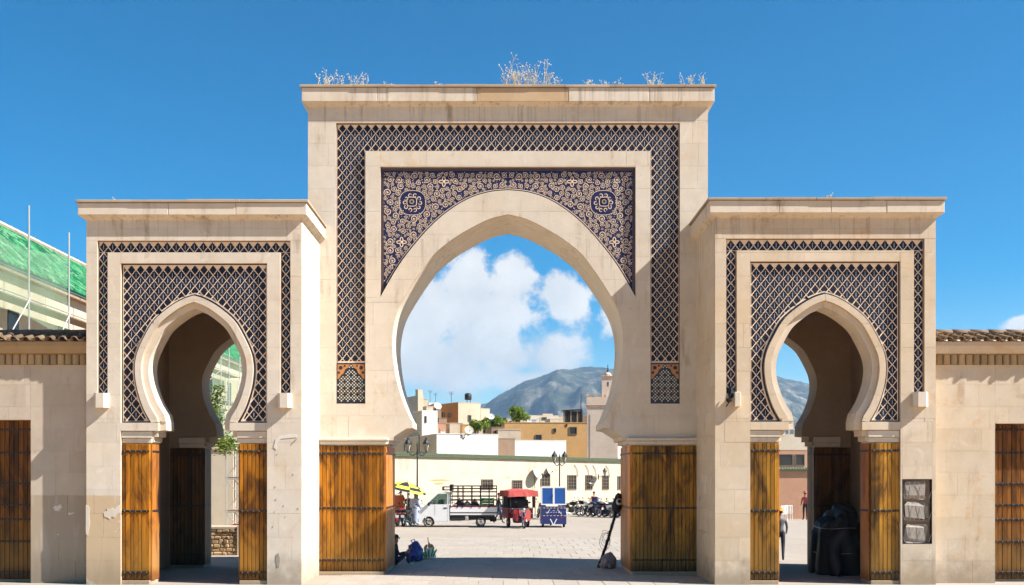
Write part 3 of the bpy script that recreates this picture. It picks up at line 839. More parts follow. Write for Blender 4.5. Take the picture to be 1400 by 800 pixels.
# ------------------------------------------------------------------ side gates
SG_Y = -2.55
def make_side_gate(cpx, kx, kz, label, right_side):
    S = FPX/(DCAM+SG_Y)
    X = lambda p: p*kx/S
    Z = lambda p: (HCAM+(VY-p)/S)*kz
    root = thing('side_gate', ((cpx-VX)/S, SG_Y, 0), label, 'gate', 'lower gates flanking the tall gate')
    hw = X(147); depth = 5.6; zt, zc = Z(275.5), Z(296)
    ext = [(X(a), Z(b)) for a, b in crom([(58.3, 578), (69.6, 557), (77.8, 531), (80.7, 510), (80.2, 495), (76.8, 480), (67.5, 459.5), (54, 437.5), (33, 419.5), (15, 409), (0, 404)], 4)]
    def ring_in(d):
        q = offset_in(ext, d); z_lo = Z(578); z_hi = Z(500)
        return [(x-X(5)*max(0, min(1, (z_hi-z)/(z_hi-z_lo)))**2*(d/X(18)), z) for x, z in q]
    r1 = ring_in(X(8.5)); r2 = ring_in(X(16.5))
    zi = Z(577)
    r1[0] = (r1[0][0], zi); r2[0] = (r2[0][0], zi)
    pier = X(61); zd = Z(604)
    imp = [(pier, zd), (X(57), zd), (X(57), Z(597)), (X(51.5), Z(597)), (X(51.5), Z(589)), (r2[0][0], Z(588))]
    half2 = [(pier, 0)]+imp+r2
    op2 = half2+mirror(half2[:-1])[::-1]
    core = [(-hw, 0), (-hw, zc), (hw, zc), (hw, 0)]+op2
    MB().prism(core, .14, .78).build('wall', 'stone', root)
    MB().prism(core, depth-.8, depth).build('wall', 'interior_shade', root)
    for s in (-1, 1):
        a, b = sorted((s*hw, s*(hw-.55))); MB().box(a, b, .78, depth-.8, 0, zc-.001).build('wall', 'interior_shade', root)
    MB().box(-hw+.5, hw-.5, .7, depth-.7, Z(385), zc-.02).build('ceiling', 'interior_shade', root)
    # facing
    bx, bi, bt, bti, bb = X(132), X(118), Z(329), Z(345), Z(540)
    sx, st, sb = X(100), Z(360), Z(578)
    pieces = []
    for s in (-1, 1):
        f = (lambda q: q) if s > 0 else mirror
        niche = right_side and s > 0
        if niche:
            n0, n1, nz0, nz1 = X(100)+.05, X(141)+.02, Z(744), Z(656)
            pieces += [rect(sx, n0, 0, sb), rect(n1, hw, 0, sb), rect(n0, n1, 0, nz0), rect(n0, n1, nz1, sb)]
        else: pieces.append(f(rect(sx, hw, 0, sb)))
        pieces.append(f(rect(bx, hw, sb, bt))); pieces.append(f(rect(bi, bx, sb, bb))); pieces.append(f(rect(sx, bi, sb, bti)))
        pieces.append(f(ext+r1[::-1]))
        pieces.append(f([(sx, sb), (r1[0][0], sb), (r1[0][0], Z(589)), (sx, Z(589))]))
    pieces.append(rect(-hw, hw, bt, zc)); pieces.append(rect(-sx, sx, st, bti))
    bk = MB()
    for p in pieces: bk.prism(p, .010, .145)
    bk.build('facing_bed', 'mortar', root)
    for i, p in enumerate(pieces):
        lowp = max(q[1] for q in p) <= sb+.01 and min(q[1] for q in p) < 1.5
        clad(root, p, .60, 1.15, ('stone_warm' if right_side else ('stone_dado' if p[0][0] < 0 else 'stone_grimy')) if lowp else ('stone_warm' if right_side else 'stone'), 60+i+(40 if right_side else 0))
    for s in (-1, 1):                                            # slabs on the outer flanks
        clad(root, rect(.03, depth, 0, zc), .63, 1.25, 'stone_warm' if right_side else 'stone', 200+s, ax='x', front=s*(hw+.012), step=s, thick=.012)
    cornice(root, hw+.012, zc, zt, .15, depth, [-1.2, .1, 1.5] if right_side else [-.6, 1.1], seed=5 if right_side else 4)
    # second, inner ring of the arch
    ring2 = MB()
    for f in ((lambda q: q), mirror): ring2.prism(f(ring_in(X(6))+r2[::-1]), .12, .16)
    ring2.build('arch_ring', 'stone', root)
    # tile band and panel
    yb = .085; e = .022
    band = [(-bx, bb), (-bx, bt), (bx, bt), (bx, bb), (bi, bb), (bi, bti), (-bi, bti), (-bi, bb)]
    MB().prism(band, yb, .146).build('tile_bed', 'glaze_cream', root)
    cnt = [300]; trim, rest = MB(), MB()
    inner = [(-bx+e, bb+e), (-bx+e, bt-e), (bx-e, bt-e), (bx-e, bb+e), (bi+e, bb+e), (bi+e, bti+e), (-bi-e, bti+e), (-bi-e, bb+e)]
    mid = (bx+bi)/2
    lattice(root, [(-bx+e, bb+e), (-bx+e, bti), (-bi-e, bti), (-bi-e, bb+e)], -mid, bt-.16, yb, cnt, trim, rest)
    lattice(root, [(bx-e, bb+e), (bx-e, bti), (bi+e, bti), (bi+e, bb+e)], mid, bt-.16, yb, cnt, trim, rest)
    lattice(root, rect(-bx+e, bx-e, bti+e*.6, bt-e*.6), -mid, (bt+bti)/2, yb, cnt, trim, rest)
    pan = [(-sx, sb), (-sx, st), (sx, st), (sx, sb)]+ext+mirror(ext[:-1])[::-1]
    yp = .10
    MB().prism(pan, yp, .147).build('tile_bed', 'glaze_cream', root)
    o2 = offset_in(ext, -.085); e = .05
    o2 = [p for p in o2 if p[1] > sb+e]
    pin = [(-sx+e, sb+e), (-sx+e, st-e), (sx-e, st-e), (sx-e, sb+e)]+[(o2[0][0], sb+e)]+o2+mirror(o2[:-1])[::-1]+[(-o2[0][0], sb+e)]
    lattice(root, pin, 0, st-e-.10, yp, cnt, trim, rest)
    trim.build('cut_tile', 'glaze_navy', root, kind='stuff')
    if rest.v: rest.build('lozenge_tile_field', ['glaze_navy', 'glaze_pale'], root, kind='stuff')
    bd = MB(); q = offset_in(ext, -.028)
    bd.ribbon(q+mirror(q[:-1])[::-1], .042, yp-.02, yp)
    for s in (-1, 1):
        bd.ribbon([(s*(q[0][0]+.0), sb+.02), (s*(sx-.012), sb+.02)], .034, yp-.018, yp); bd.ribbon([(s*(sx-.012), sb+.03), (s*(sx-.012), st)], .024, yp-.016, yp)
    bd.ribbon([(-sx, st-.012), (sx, st-.012)], .024, yp-.015, yp)
    bd.build('panel_border', 'glaze_ink', root)
    ed = MB()
    for s in (-1, 1):
        for a in (bx-.008, bi+.008): ed.ribbon([(s*a, bb), (s*a, bt if a > bi+.02 else bti)], .016, yb-.018, yb)
    ed.ribbon([(-bx, bt-.008), (bx, bt-.008)], .016, yb-.017, yb); ed.build('tile_border', 'tile_edge', root)
    # corbel blocks under the band legs
    for s in (-1, 1):
        c = s*mid; w = X(9.5); z0, z1 = Z(558), Z(538)
        if right_side and s < 0:
            MB().cbox(c+w*.3, c+w+.02, -.14, .02, z0, z1, .01).build('broken_corbel', 'stone', root)
            m = MB(); m.ball((c-.02, .02, z1-.02), (.09, .06, .16), 8, 6, jit=.2, rr=random.Random(2)); m.tube([(c-.05, -.08, z1), (c-.1, -.12, z0+.1), (c-.16, -.1, z0)], .015, 5)
            m.ball((c-.09, -.08, z0+.16), (.07, .05, .06), 6, 4, jit=.2, rr=random.Random(4)); m.build('cable_box', 'black_paint', root)
        else:
            MB().prism([(c-w, .01), (c-w, -.10), (c-w*.55, -.19), (c+w*.55, -.19), (c+w, -.10), (c+w, .01)], z0, z1, ax='z').build('corbel', 'stone', root)
    # imposts, doors and jamb boards of both arches
    for (yf, inner_wall) in ((.14, False), (depth-.8, True)):
        for s in (-1, 1):
            for (p_, z0, z1) in ((.06, zd-.03, Z(599)), (.10, Z(599)+.003, Z(589.5))):
                a0, a1 = sorted((s*(pier-p_*.6), s*(sx-.004))); MB().cbox(a0, a1, yf-p_, yf+.2, z0, z1, .012).build('impost', 'stone', root)
            a0, a1 = sorted((s*(pier+.01), s*(sx-.006)))
            if inner_wall:
                a0, a1 = sorted((s*(pier+.01), s*(hw-.6)))
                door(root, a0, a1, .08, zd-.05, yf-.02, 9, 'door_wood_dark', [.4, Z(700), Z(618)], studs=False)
            else:
                door(root, a0, a1, .10, zd-.05, yf-.03, 7, 'door_wood_old' if right_side else 'door_wood', [Z(783), Z(699), Z(617)])
                MB().cbox(a0, a1, yf-.09, yf+.02, 0, .098, .01).build('door_sill', 'stone_dado', root)
            door(root, yf+.0, yf+.6, .08, zd-.05, s*(pier-.004), 2, 'jamb_wood' if not inner_wall else 'door_wood_dark', [Z(699), Z(617)], ax='x', side=-s, thick=.05, studs=False)
    if right_side:                                               # meter niche with three rough stones behind wire
        fr = MB()
        fr.box(n0, n1, .10, .142, nz0, nz1); nb = fr.build('niche', 'brown_wall', root)
        MB().ribbon([(n0+.01, nz0+.01), (n1-.01, nz0+.01), (n1-.01, nz1-.01), (n0+.01, nz1-.01)], .022, -.004, .1, closed=True).build('niche_frame', 'iron', nb)
        rr = random.Random(5); hh = (nz1-nz0)/3
        for k in range(3):
            c = ((n0+n1)/2-.03, .07, nz0+hh*(k+.5)); m = MB()
            m.cbox(c[0]-(n1-n0)*.41, c[0]+(n1-n0)*.39, .015, .12, c[2]-hh*.40, c[2]+hh*.38, .06)
            for i, v in enumerate(m.v): m.v[i] = (v[0]+rr.uniform(-.05, .05), v[1]+rr.uniform(-.03, .03), v[2]+rr.uniform(-.045, .045))
            o = m.build('rough_stone', 'niche_stone', nb)
            w = MB()
            for i in range(6):
                x = n0+.06+(n1-n0-.14)*i/5
                w.tube([(x, .004, c[2]-hh*.4), (x+(.14 if i % 2 else -.14), .002, c[2]+hh*.4)], .004, 3)
            w.build('wire_mesh', 'steel_pipe', o, kind='stuff')
    # paper scraps and paint patches stuck on the pillars
    def scrap(name, poly, mat, x0=None):
        if x0 is None: MB().prism(poly, -.010, -.002).build(name, mat, root)
        else: MB().prism(poly, x0-.004, x0+.004, ax='x').build(name, mat, root)
    if not right_side:
        P = lambda a, b: (X(a-265), Z(b))
        scrap('paper_scrap', [P(374, 612), P(377, 600), P(382, 596), P(395, 594), P(406, 594), P(406, 598), P(394, 599), P(384, 600), P(379, 606), P(378, 615)], 'paper')
        scrap('paper_scrap', [P(398, 607), P(405, 600), P(406, 601), P(399, 608)], 'brown_wall')
        scrap('paint_patch', [P(378, 758), P(381, 756), P(383, 766), P(382, 775), P(379, 776), P(377, 766)], 'niche_stone')
        scrap('paint_patch', [P(142, 701), P(147, 698), P(146, 695), P(150, 697), P(153, 694), P(157, 696), P(160, 692), P(164, 690), P(164, 701), P(160, 704), P(157, 708), P(153, 706), P(150, 710), P(146, 707), P(143, 707)], 'stone')
        scrap('paint_patch', [P(117.6, 690), P(123, 694), P(122, 705), P(123, 716), P(120, 732), P(117.6, 730)], 'stone')
        rr = random.Random(77)
        for i in range(9):
            a, b = rr.uniform(372, 408), rr.uniform(612, 725); w, h = rr.uniform(.4, 1.1), rr.uniform(.3, 1.3); scrap('chip_mark', [P(a-w, b), P(a-w*.2, b-h), P(a+w, b-h*.3), P(a+w*.4, b+h)], 'brown_wall')
    else:
        scrap('paint_patch', [(.75, Z(650)), (1.75, Z(650)), (1.75, Z(660)), (1.40, Z(661)), (1.40, Z(677)), (1.05, Z(677)), (1.05, Z(661)), (.75, Z(660))], 'stone', -hw-.017)
    return root
SGL = make_side_gate(265, 1.0, 1.0, 'lower gate left of the tall gate, with tiled horseshoe arch', False)
SGR = make_side_gate(1128.5, 1.027, 1.006, 'lower gate right of the tall gate, with stone-filled niche in its pillar', True)
weed('', pX(155, SG_Y), SG_Y+.1, pZ(275, SG_Y), .12, 2, .04, 'tiny dry weed on the left end of the left lower gate roof', 71)
weed('', pX(1137, SG_Y), SG_Y+.1, pZ(271, SG_Y)+.02, .13, 2, .07, 'tiny dry weed on the roof of the right lower gate', 72)

# ------------------------------------------------------------------ low walls left and right of the gates
LW_Y = -2.2
def low_wall(s, label):
    S = FPX/(DCAM+LW_Y)
    x_in = abs(pX(117 if s < 0 else 1281, LW_Y))-.25; x_out = 22.0
    d0 = abs(pX(42 if s < 0 else 1360.5, LW_Y)); d1 = d0+2.6; dz = pZ(574 if s < 0 else 579, LW_Y)
    zt = pZ(499, LW_Y)
    root = thing('boundary_wall', (s*x_in, LW_Y, 0), label, 'wall')
    X = lambda a: s*(a-x_in)
    f = lambda pl: [(X(a), b) for a, b in pl]
    mat = 'stone_warm' if s > 0 else 'stone_dado_grey'
    MB().prism(f([(x_in, 0), (x_in, zt), (x_out, zt), (x_out, 0), (d1, 0), (d1, dz), (d0, dz), (d0, 0)]), .010, .6).build('wall', 'mortar', root)
    for i, pl in enumerate(([(x_in, 0), (d0, 0), (d0, zt), (x_in, zt)], [(d0, dz), (d1, dz), (d1, zt), (d0, zt)], [(d1, 0), (d1+3.5, 0), (d1+3.5, zt), (d1, zt)])):
        q = f(pl); clad(root, q, .565, 1.45, mat, 300+i+s, thick=.011)
    a0, a1 = sorted((X(d0), X(d1)))
    MB().box(a0, a1, .47, .58, 0, dz).build('wall', 'mortar', root)
    door(root, a0, a1, .06, dz, .40, 22, 'door_wood_brown', [.25, 1.05, 1.62, 2.0, 2.55, 3.35, 3.95], thick=.10, stud=.022)
    # row of rounded corbel bricks, plaster fascia, tile eave
    zb0, zb1 = zt+.004, zt+.265
    hb = MB().lathe([(.088, zb0), (.088, zb1)], ax='z', n=8, a0=math.pi, a1=2*math.pi); hb.add([(-.088, 0, zb0), (-.088, .12, zb0), (.088, .12, zb0), (.088, 0, zb0), (-.088, 0, zb1), (-.088, .12, zb1), (.088, .12, zb1), (.088, 0, zb1)], [(0, 3, 2, 1), (4, 5, 6, 7), (0, 1, 5, 4), (2, 3, 7, 6)])
    k = 9; hb.f.append(tuple(range(k))); hb.m.append(0); hb.f.append(tuple(range(k, 2*k))); hb.m.append(0)
    me = hb.mesh('corbel_brick', 'corbel_brick'); rr = random.Random(31+s)
    n = int((x_out-x_in)/.19)
    for i in range(min(n, 26)):
        link('corbel_brick', me, root, loc=(X(x_in+.12+i*.19), .02+rr.uniform(-.008, .008), rr.uniform(-.004, .004)), rz=rr.uniform(-.05, .05))
    MB().prism([(.04, zb0), (.04, zb1), (-.12, zb1+.02), (-.20, zb1+.20), (-.20, zb1+.31), (.8, zb1+.56), (1.6, zb1+.25), (1.6, 0), (.62, 0), (.62, zb0)], *sorted((X(x_in+.02), X(x_out))), ax='x').build('eave_fascia', 'corbel_brick' if s < 0 else 'stone_warm', root)
    if 1:
        cov = MB(); N = 8; L = .62
        for (ry, rad, sh) in ((0, .092, 0), ):
            vs = []
            for (yy, r_, zz) in ((0, .092, 0), (L, .075, .0)):
                for q in (1.0, .82):
                    for j in range(N+1):
                        th = math.pi*j/N; vs.append((r_*q*math.cos(th), yy, zz+r_*q*math.sin(th)*1.05))
            M1 = N+1; fs = []
            for j in range(N):
                fs += [(j, j+1, 2*M1+j+1, 2*M1+j), (M1+j, 3*M1+j, 3*M1+j+1, M1+j+1), (j, M1+j, M1+j+1, j+1)]
            fs += [(0, 2*M1, 3*M1, M1), (N, M1+N, 3*M1+N, 2*M1+N)]
            cov.add(vs, fs)
        cm = cov.mesh('roof_tile', 'clay_tile', True)
        ez = zb1+.345; tilt = math.atan2(.28, 1.0)
        per = .31
        for i in range(min(26, int((x_out-x_in)/per))):
            x = X(x_in+.12+i*per)
            for c in range(2):
                for pan in (0, 1):
                    o = link('roof_tile', cm, root)
                    yy = -.28+c*.50+rr.uniform(-.02, .02); zz = ez-.02+(yy+.2)*.28+(.035 if not pan else .085)+rr.uniform(-.008, .008)+.015*c
                    o.location = (x+(per/2 if pan else 0)+rr.uniform(-.01, .01), yy, zz)
                    o.rotation_euler = (tilt, math.pi if pan else 0, rr.uniform(-.05, .05)); 
                    if pan: o.location.z += .03
        m = MB()
        x = x_in
        while x < x_out-.6:
            m.tube([(X(x), .70, ez+.27), (X(x+.5), .70, ez+.27)], [.13, .115], 8); x += .47
        m.build('ridge_tile', 'clay_tile', root, True, kind='stuff')
    return root
WL = low_wall(-1, 'low stone wall with tiled eave and wooden door left of the gates')
WR = low_wall(1, 'low stone wall with tiled eave and wooden door right of the gates')
# ------------------------------------------------------------------ mountain
def make_mountain():
    prof = [(-900, 640), (-300, 625), (200, 612), (450, 592), (560, 574), (640, 560), (665, 548), (690, 532), (720, 516), (745, 510), (770, 504), (790, 500), (812, 498.5), (840, 503),
            (900, 507), (1000, 504), (1060, 511), (1080, 516), (1100, 521), (1180, 535), (1300, 552), (1500, 575), (2000, 610), (2700, 640)]
    def ridge(p):
        for (a, b), (c, d) in zip(prof, prof[1:]):
            if a <= p <= c:
                t = (p-a)/(c-a); t = t*t*(3-2*t)*.4+t*.6
                return b+(d-b)*t
        return 645
    from mathutils import noise as N
    D0, D1, DR = 1250.0, 3100.0, 2500.0
    nx, ny = 420, 90; vs = []; fs = []
    for j in range(ny+1):
        D = D0+(D1-D0)*j/ny
        for i in range(nx+1):
            p = 100+1400*i/nx; Xr = (p-VX)/FPX*DR
            hr = HCAM+(VY-ridge(p))/FPX*DR
            t = (D-D0)/(DR-D0)
            if D <= DR: k = t**1.25
            else: k = 1-((D-DR)/(D1-DR))**1.3*.9
            q = Vector((Xr*.0035, D*.0030, 3.1))
            n1 = N.fractal(q, 1.0, 2.0, 6); rg = 1-abs(N.noise(Vector((Xr*.0075, D*.0022, 8.2))))*2; rg2 = N.fractal(Vector((Xr*.02, D*.014, 1.0)), .9, 2.0, 4)
            amp = hr*(.12*n1+.19*(rg-.5)+.07*rg2)*min(1, t*1.6)*max(.0, 1-max(0, t-.72)/.30)
            edge = 3.0*rg2+1.6*N.noise(Vector((Xr*.12, 0, 0)))
            vs.append((Xr*(D/DR)**.55, D-DCAM, hr*k+amp+(edge if t > .9 else 0)-4))
    for j in range(ny):
        for i in range(nx):
            a = j*(nx+1)+i; fs.append((a, a+1, a+nx+2, a+nx+1))
    def rec(t):
        p = pos(t); nrm = t.add('ShaderNodeNewGeometry').outputs['Normal']
        a = t.noise(p, .010, 6, .68, .4); b = t.noise(p, .045, 5, .7, .3, stretch=(1, .5, 1))
        k = t.math('ADD', t.math('MULTIPLY', a, .55), t.math('MULTIPLY', b, .45))
        z = t.add('ShaderNodeSeparateXYZ', {0: p}).outputs[2]
        col = t.ramp(k, [(.40, (.012, .018, .012)), (.48, (.026, .032, .020)), (.54, (.075, .070, .052)), (.64, (.22, .195, .16))])
        finish(t, col, .95, b, .6, 6.0, spec=.1)
    _RECIPE['mountain_scrub'] = rec
    m = MB().add(vs, fs); structure(m.build('mountain', 'mountain_scrub', smooth=True))
make_mountain()

# ------------------------------------------------------------------ plaza buildings
def ray_len(P, d, x):
    """distance along ground direction d from P to the sight line at photo column x"""
    k = (x-VX)/FPX
    return (k*(P.y+DCAM)-P.x)/(d[0]-k*d[1])
def window(parent, P, d, u0, u1, z0, z1, nrm, bars=True, frame='window_frame', depth=.10):
    """window on a wall face: P origin, d unit direction along the wall, nrm outward"""
    M = Matrix(((d[0], -nrm[0], 0, P.x), (d[1], -nrm[1], 0, P.y), (0, 0, 1, 0), (0, 0, 0, 1)))
    w = MB().box(u0, u1, -.012, .05, z0, z1); w.xform(M); o = w.build('window', 'window_dark', parent)
    f = MB(); e = min(.06, (u1-u0)*.1)
    for (a, b, c, g) in ((u0-e, u0, z0-e, z1+e), (u1, u1+e, z0-e, z1+e), (u0, u1, z0-e, z0), (u0, u1, z1, z1+e)): f.box(a, b, -.05, .04, c, g)
    f.xform(M); f.build('frame', frame, o)
    if bars:
        n = max(1, int((u1-u0)/.24)); k = max(1, int((z1-z0)/.26))
        for i in range(1, n+1):
            b = MB(); x = u0+(u1-u0)*i/(n+1); b.box(x-.012, x+.012, -.045, -.025, z0, z1); b.xform(M); b.build('bar', 'wood_grey', o)
        for i in range(1, k+1):
            b = MB(); z = z0+(z1-z0)*i/(k+1); b.box(u0, u1, -.042, -.022, z-.012, z+.012); b.xform(M); b.build('bar', 'wood_grey', o)
    return o
def corner_house(name, label, xc, xl, xr, yt, Y, ang, ml, mr, wl=(), wr=(), cat='house', parapet=.18, zb=0.0, roof='beige_wall', group='old town houses beyond the plaza wall'):
    """box house seen on its near corner at column xc; faces run to columns xl and xr; yt photo row of the top at the near corner"""
    P = px(xc, yt, Y); h = P.z; P.z = 0
    a = R(ang); dr = (math.cos(a), math.sin(a)); dl = (-math.sin(a), math.cos(a))
    Lr = max(.5, ray_len(P, dr, xr)) if xr > xc else 4.0; Ll = max(.5, ray_len(P, dl, xl)) if xl < xc else 5.0
    Ll = min(Ll, 25); Lr = min(Lr, 40)
    root = thing(name, (P.x, P.y, zb), label, cat, group)
    Q = Vector((0, 0, 0)); h -= zb
    A = Vector((dr[0]*Lr, dr[1]*Lr, 0)); B = Vector((dl[0]*Ll, dl[1]*Ll, 0)); Cc = A+B; U = Vector((0, 0, h))
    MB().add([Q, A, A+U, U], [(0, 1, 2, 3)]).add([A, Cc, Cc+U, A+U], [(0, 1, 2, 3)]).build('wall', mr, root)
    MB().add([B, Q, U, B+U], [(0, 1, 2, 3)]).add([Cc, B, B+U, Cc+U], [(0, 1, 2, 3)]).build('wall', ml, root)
    D = Vector((0, 0, -parapet)); MB().add([U+D, A+U+D, Cc+U+D, B+U+D], [(0, 1, 2, 3)]).build('roof', roof, root)
    t = .09; rim = MB(); ring = [Q, A, Cc, B]; cen = Cc/2
    inn = [p+(cen-p).normalized()*t*1.5 for p in ring]; out = [p-(cen-p).normalized()*.03 for p in ring]
    vs = [p+U for p in out]+[p+U for p in inn]+[p+U+Vector((0, 0, .05)) for p in out]+[p+U+Vector((0, 0, .05)) for p in inn]+[p+U+D for p in inn]
    fs = []
    for i in range(4):
        j = (i+1) % 4; fs += [(8+i, 8+j, 12+j, 12+i), (i, j, 8+j, 8+i), (12+i, 12+j, 16+j, 16+i), (i, 4+i, 4+j, j)]
    rim.add(vs, fs).build('parapet', mr, root)
    nl, nr = (-dr[0], -dr[1]), (dr[1], -dr[0])
    for (x0, x1, y0, y1) in wr:
        u0, u1 = ray_len(P, dr, x0), ray_len(P, dr, x1); Ym = P.y+dr[1]*(u0+u1)/2
        window(root, Q, dr, u0, u1, pZ(y1, Ym)-zb, pZ(y0, Ym)-zb, nr, bars=False)
    for (x0, x1, y0, y1) in wl:
        u0, u1 = ray_len(P, dl, x1), ray_len(P, dl, x0); Ym = P.y+dl[1]*(u0+u1)/2
        window(root, Q, dl, u0, u1, pZ(y1, Ym)-zb, pZ(y0, Ym)-zb, nl, bars=False)
    return root

def make_plaza_wall():
    A = Vector((pX(505, 36.5), 36.5, 0)); B = Vector((pX(885, 50), 50, 0))
    d = (B-A); L = d.length; d = d/L; ang = math.atan2(d.y, d.x); n = (d.y, -d.x)
    zA, zB = pZ(623.5, 36.9), pZ(633, 49.6)
    root = thing('plaza_wall', A, 'long white wall with barred windows and green tile coping behind the parked vehicles', 'wall', rz=ang)
    o = MB().prism([(0, 0), (L, 0), (L, zB), (0, zA)], 0, .5); o.build('wall', 'white_wall', root)
    zt = lambda u: zA+(zB-zA)*u/L
    c = MB(); u = 0
    rr = random.Random(2)
    MB().prism([(0, zA+.002), (L, zB+.002), (L, zB+.10), (0, zA+.10)], -.10, .6).build('coping_bed', 'green_tile_coping', root)
    while u < L-.2:
        z = zt(u)+.10
        c.tube([(u, -.16, z-.02+rr.uniform(-.01, .01)), (u, .25, z+.11), (u, .64, z-.02)], .085, 6); u += .17
    c.build('coping_tile_row', 'green_tile_coping', root, kind='stuff')
    for (x0, x1, y0, y1) in ((659, 673, 656.5, 668), (701, 713, 657.5, 668), (740, 751, 649, 664), (776.5, 787, 650.5, 668.5), (801, 809, 650.5, 668.5), (824, 831.5, 651, 668.5), (845, 853, 652, 668.5)):
        D2 = (d.x, d.y); u0, u1 = ray_len(A, D2, x0), ray_len(A, D2, x1); Ym = A.y+d.y*(u0+u1)/2
        window(root, Vector((0, 0, 0)), (1, 0), u0, u1, pZ(y1, Ym), pZ(y0, Ym), (0, -1))
    for (x0, x1, y0, y1) in ((584, 617, 655, 658.5), (592, 609, 659, 663), (629, 641, 645, 650), (690, 699, 650, 656), (757, 762, 640, 646)):   # patched render
        D2 = (d.x, d.y); u0, u1 = ray_len(A, D2, x0), ray_len(A, D2, x1); Ym = A.y+d.y*(u0+u1)/2; za, zb = pZ(y1, Ym), pZ(y0, Ym); q = []
        for k in range(12):
            th = 6.2832*k/12; w = rr.uniform(.6, 1.0); q.append(((u0+u1)/2+(u1-u0)/2*w*math.cos(th), (za+zb)/2+(zb-za)/2*w*math.sin(th)))
        MB().prism(q, -.004, .01).build('plaster_patch', 'ochre_wall' if y0 > 654 and x0 < 620 else 'beige_wall', root)
    for x in (790, 805, 815, 833):                                     # cables hanging over the wall top
        u = ray_len(A, (d.x, d.y), x); z = zt(u); MB().tube([(u-.35, -.03, z-.25), (u-.1, -.05, z-.55), (u, -.04, z-1.1)], .018, 4).build('cable', 'dark_metal', root)
    for x in (548, 557, 724, 731):                                     # rain streak patches under the coping
        u = ray_len(A, (d.x, d.y), x); z = zt(u); MB().prism([(u-.22, z-.02), (u+.2, z-.02), (u+.12, z-.5), (u+.02, z-1.1), (u-.12, z-.7)], -.004, .01).build('plaster_patch', 'beige_wall', root)
    def at(x, y):
        u = ray_len(A, (d.x, d.y), x); P = A+d*u; return Vector((P.x, P.y, pZ(y, P.y))), u
    return root, at
PLAZA_WALL, on_wall = make_plaza_wall()

# rotated box houses, near ones first
corner_house('flat_roof_house', 'white flat-roofed block with a beige shaded side behind the left street lamp', 597, 520, 681, 593.5, 45.5, 18, 'beige_wall', 'bright_wall', wl=((553, 562, 607.5, 615),))  # the left side's shade is put into its beige colour
corner_house('flat_roof_house', 'low brown-roofed bay between the two white blocks above the plaza wall', 681, 676, 704, 600, 50, 14, 'brown_wall', 'brown_wall')
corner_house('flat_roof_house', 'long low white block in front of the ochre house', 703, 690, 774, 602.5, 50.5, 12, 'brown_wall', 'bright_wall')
corner_house('flat_roof_house', 'narrow white tower house left of the orange house', 577, 540, 598, 562, 55, 22, 'beige_wall', 'bright_wall', wr=((580.5, 583, 569, 578),))  # beige left wall carries the tower's shaded side as colour
corner_house('flat_roof_house', 'cream house at far left with small brown window, behind the tower house', 572, 545, 579, 541, 70, 25, 'cream_wall', 'cream_wall', wr=((573.3, 577, 551, 558),))
corner_house('flat_roof_house', 'slim cream stair turret on the far-left cream house', 571.5, 568, 577.5, 533, 69, 30, 'cream_wall', 'cream_wall', cat='turret')
corner_house('flat_roof_house', 'small cream rooftop room right of the slim turret', 578, 574, 585, 546, 74, 20, 'cream_wall', 'cream_wall')
corner_house('flat_roof_house', 'house with one orange wall and one cream wall over the plaza', 626.5, 600, 657, 550.5, 68, 32, 'orange_wall', 'cream_wall', wr=((640, 643.8, 568, 576),), wl=((605, 608, 564, 571), (613, 616, 565, 571)))
corner_house('flat_roof_house', 'lower cream wing right of the orange and cream house', 657.5, 652, 669.5, 559, 71, 30, 'cream_wall', 'cream_wall')
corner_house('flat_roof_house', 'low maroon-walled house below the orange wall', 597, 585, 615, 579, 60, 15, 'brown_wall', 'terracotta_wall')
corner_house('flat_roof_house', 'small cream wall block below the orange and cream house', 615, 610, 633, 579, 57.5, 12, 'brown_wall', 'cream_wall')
corner_house('flat_roof_house', 'ochre stained house wall with two dark windows beside the pink minaret', 690, 660, 806, 578, 57, 4, 'ochre_wall', 'ochre_wall', wr=((732.5, 740, 595, 601.5), (779, 788, 584.5, 593.5), (756.5, 760, 586, 591), (773.5, 775.5, 580, 583)))
corner_house('flat_roof_house', 'dusty brown low house left of the ochre wall', 681, 664, 712, 588, 54.5, 8, 'brown_wall', 'beige_wall')
corner_house('flat_roof_house', 'far white flat-roofed house seen over the ochre wall', 716, 708, 764, 568, 120, 12, 'white_wall', 'white_wall', wr=((741, 747, 571, 574),))
corner_house('flat_roof_house', 'far cream house left of the dark rooftop shed', 752, 745, 778, 573, 100, 12, 'beige_wall', 'cream_wall')
corner_house('flat_roof_house', 'sunlit white wall strip right of the pink minaret', 841, 838, 875, 596, 55, 10, 'bright_wall', 'bright_wall')
corner_house('flat_roof_house', 'far pale house low behind the orange and cream house', 588, 583, 606, 556, 95, 12, 'beige_wall', 'brown_wall')
corner_house('flat_roof_house', 'little cream rooftop room on the white tower house', 583, 578, 592, 556, 58, 20, 'beige_wall', 'cream_wall')
corner_house('flat_roof_house', 'brown rooftop wall left of the orange wall', 592, 586, 603, 553, 66, 15, 'brown_wall', 'brown_wall', wr=((594, 596, 558, 562),))
corner_house('flat_roof_house', 'maroon terrace wall under the orange wall', 600, 596, 611, 572, 63, 15, 'brown_wall', 'brown_wall')
corner_house('flat_roof_house', 'far cream house right of the far white roofs', 764, 760, 790, 570, 130, 12, 'beige_wall', 'cream_wall', wr=((770, 774, 573, 576),))
corner_house('flat_roof_house', 'yellow shed wall beside the yellowish satellite dish', 632, 629, 640, 581, 55, 10, 'ochre_wall', 'ochre_wall')
corner_house('flat_roof_house', 'small brown parapet house in front of the green trees', 672, 664, 690, 584.5, 55.5, 8, 'brown_wall', 'brown_wall', wr=((676, 681, 589, 592),))
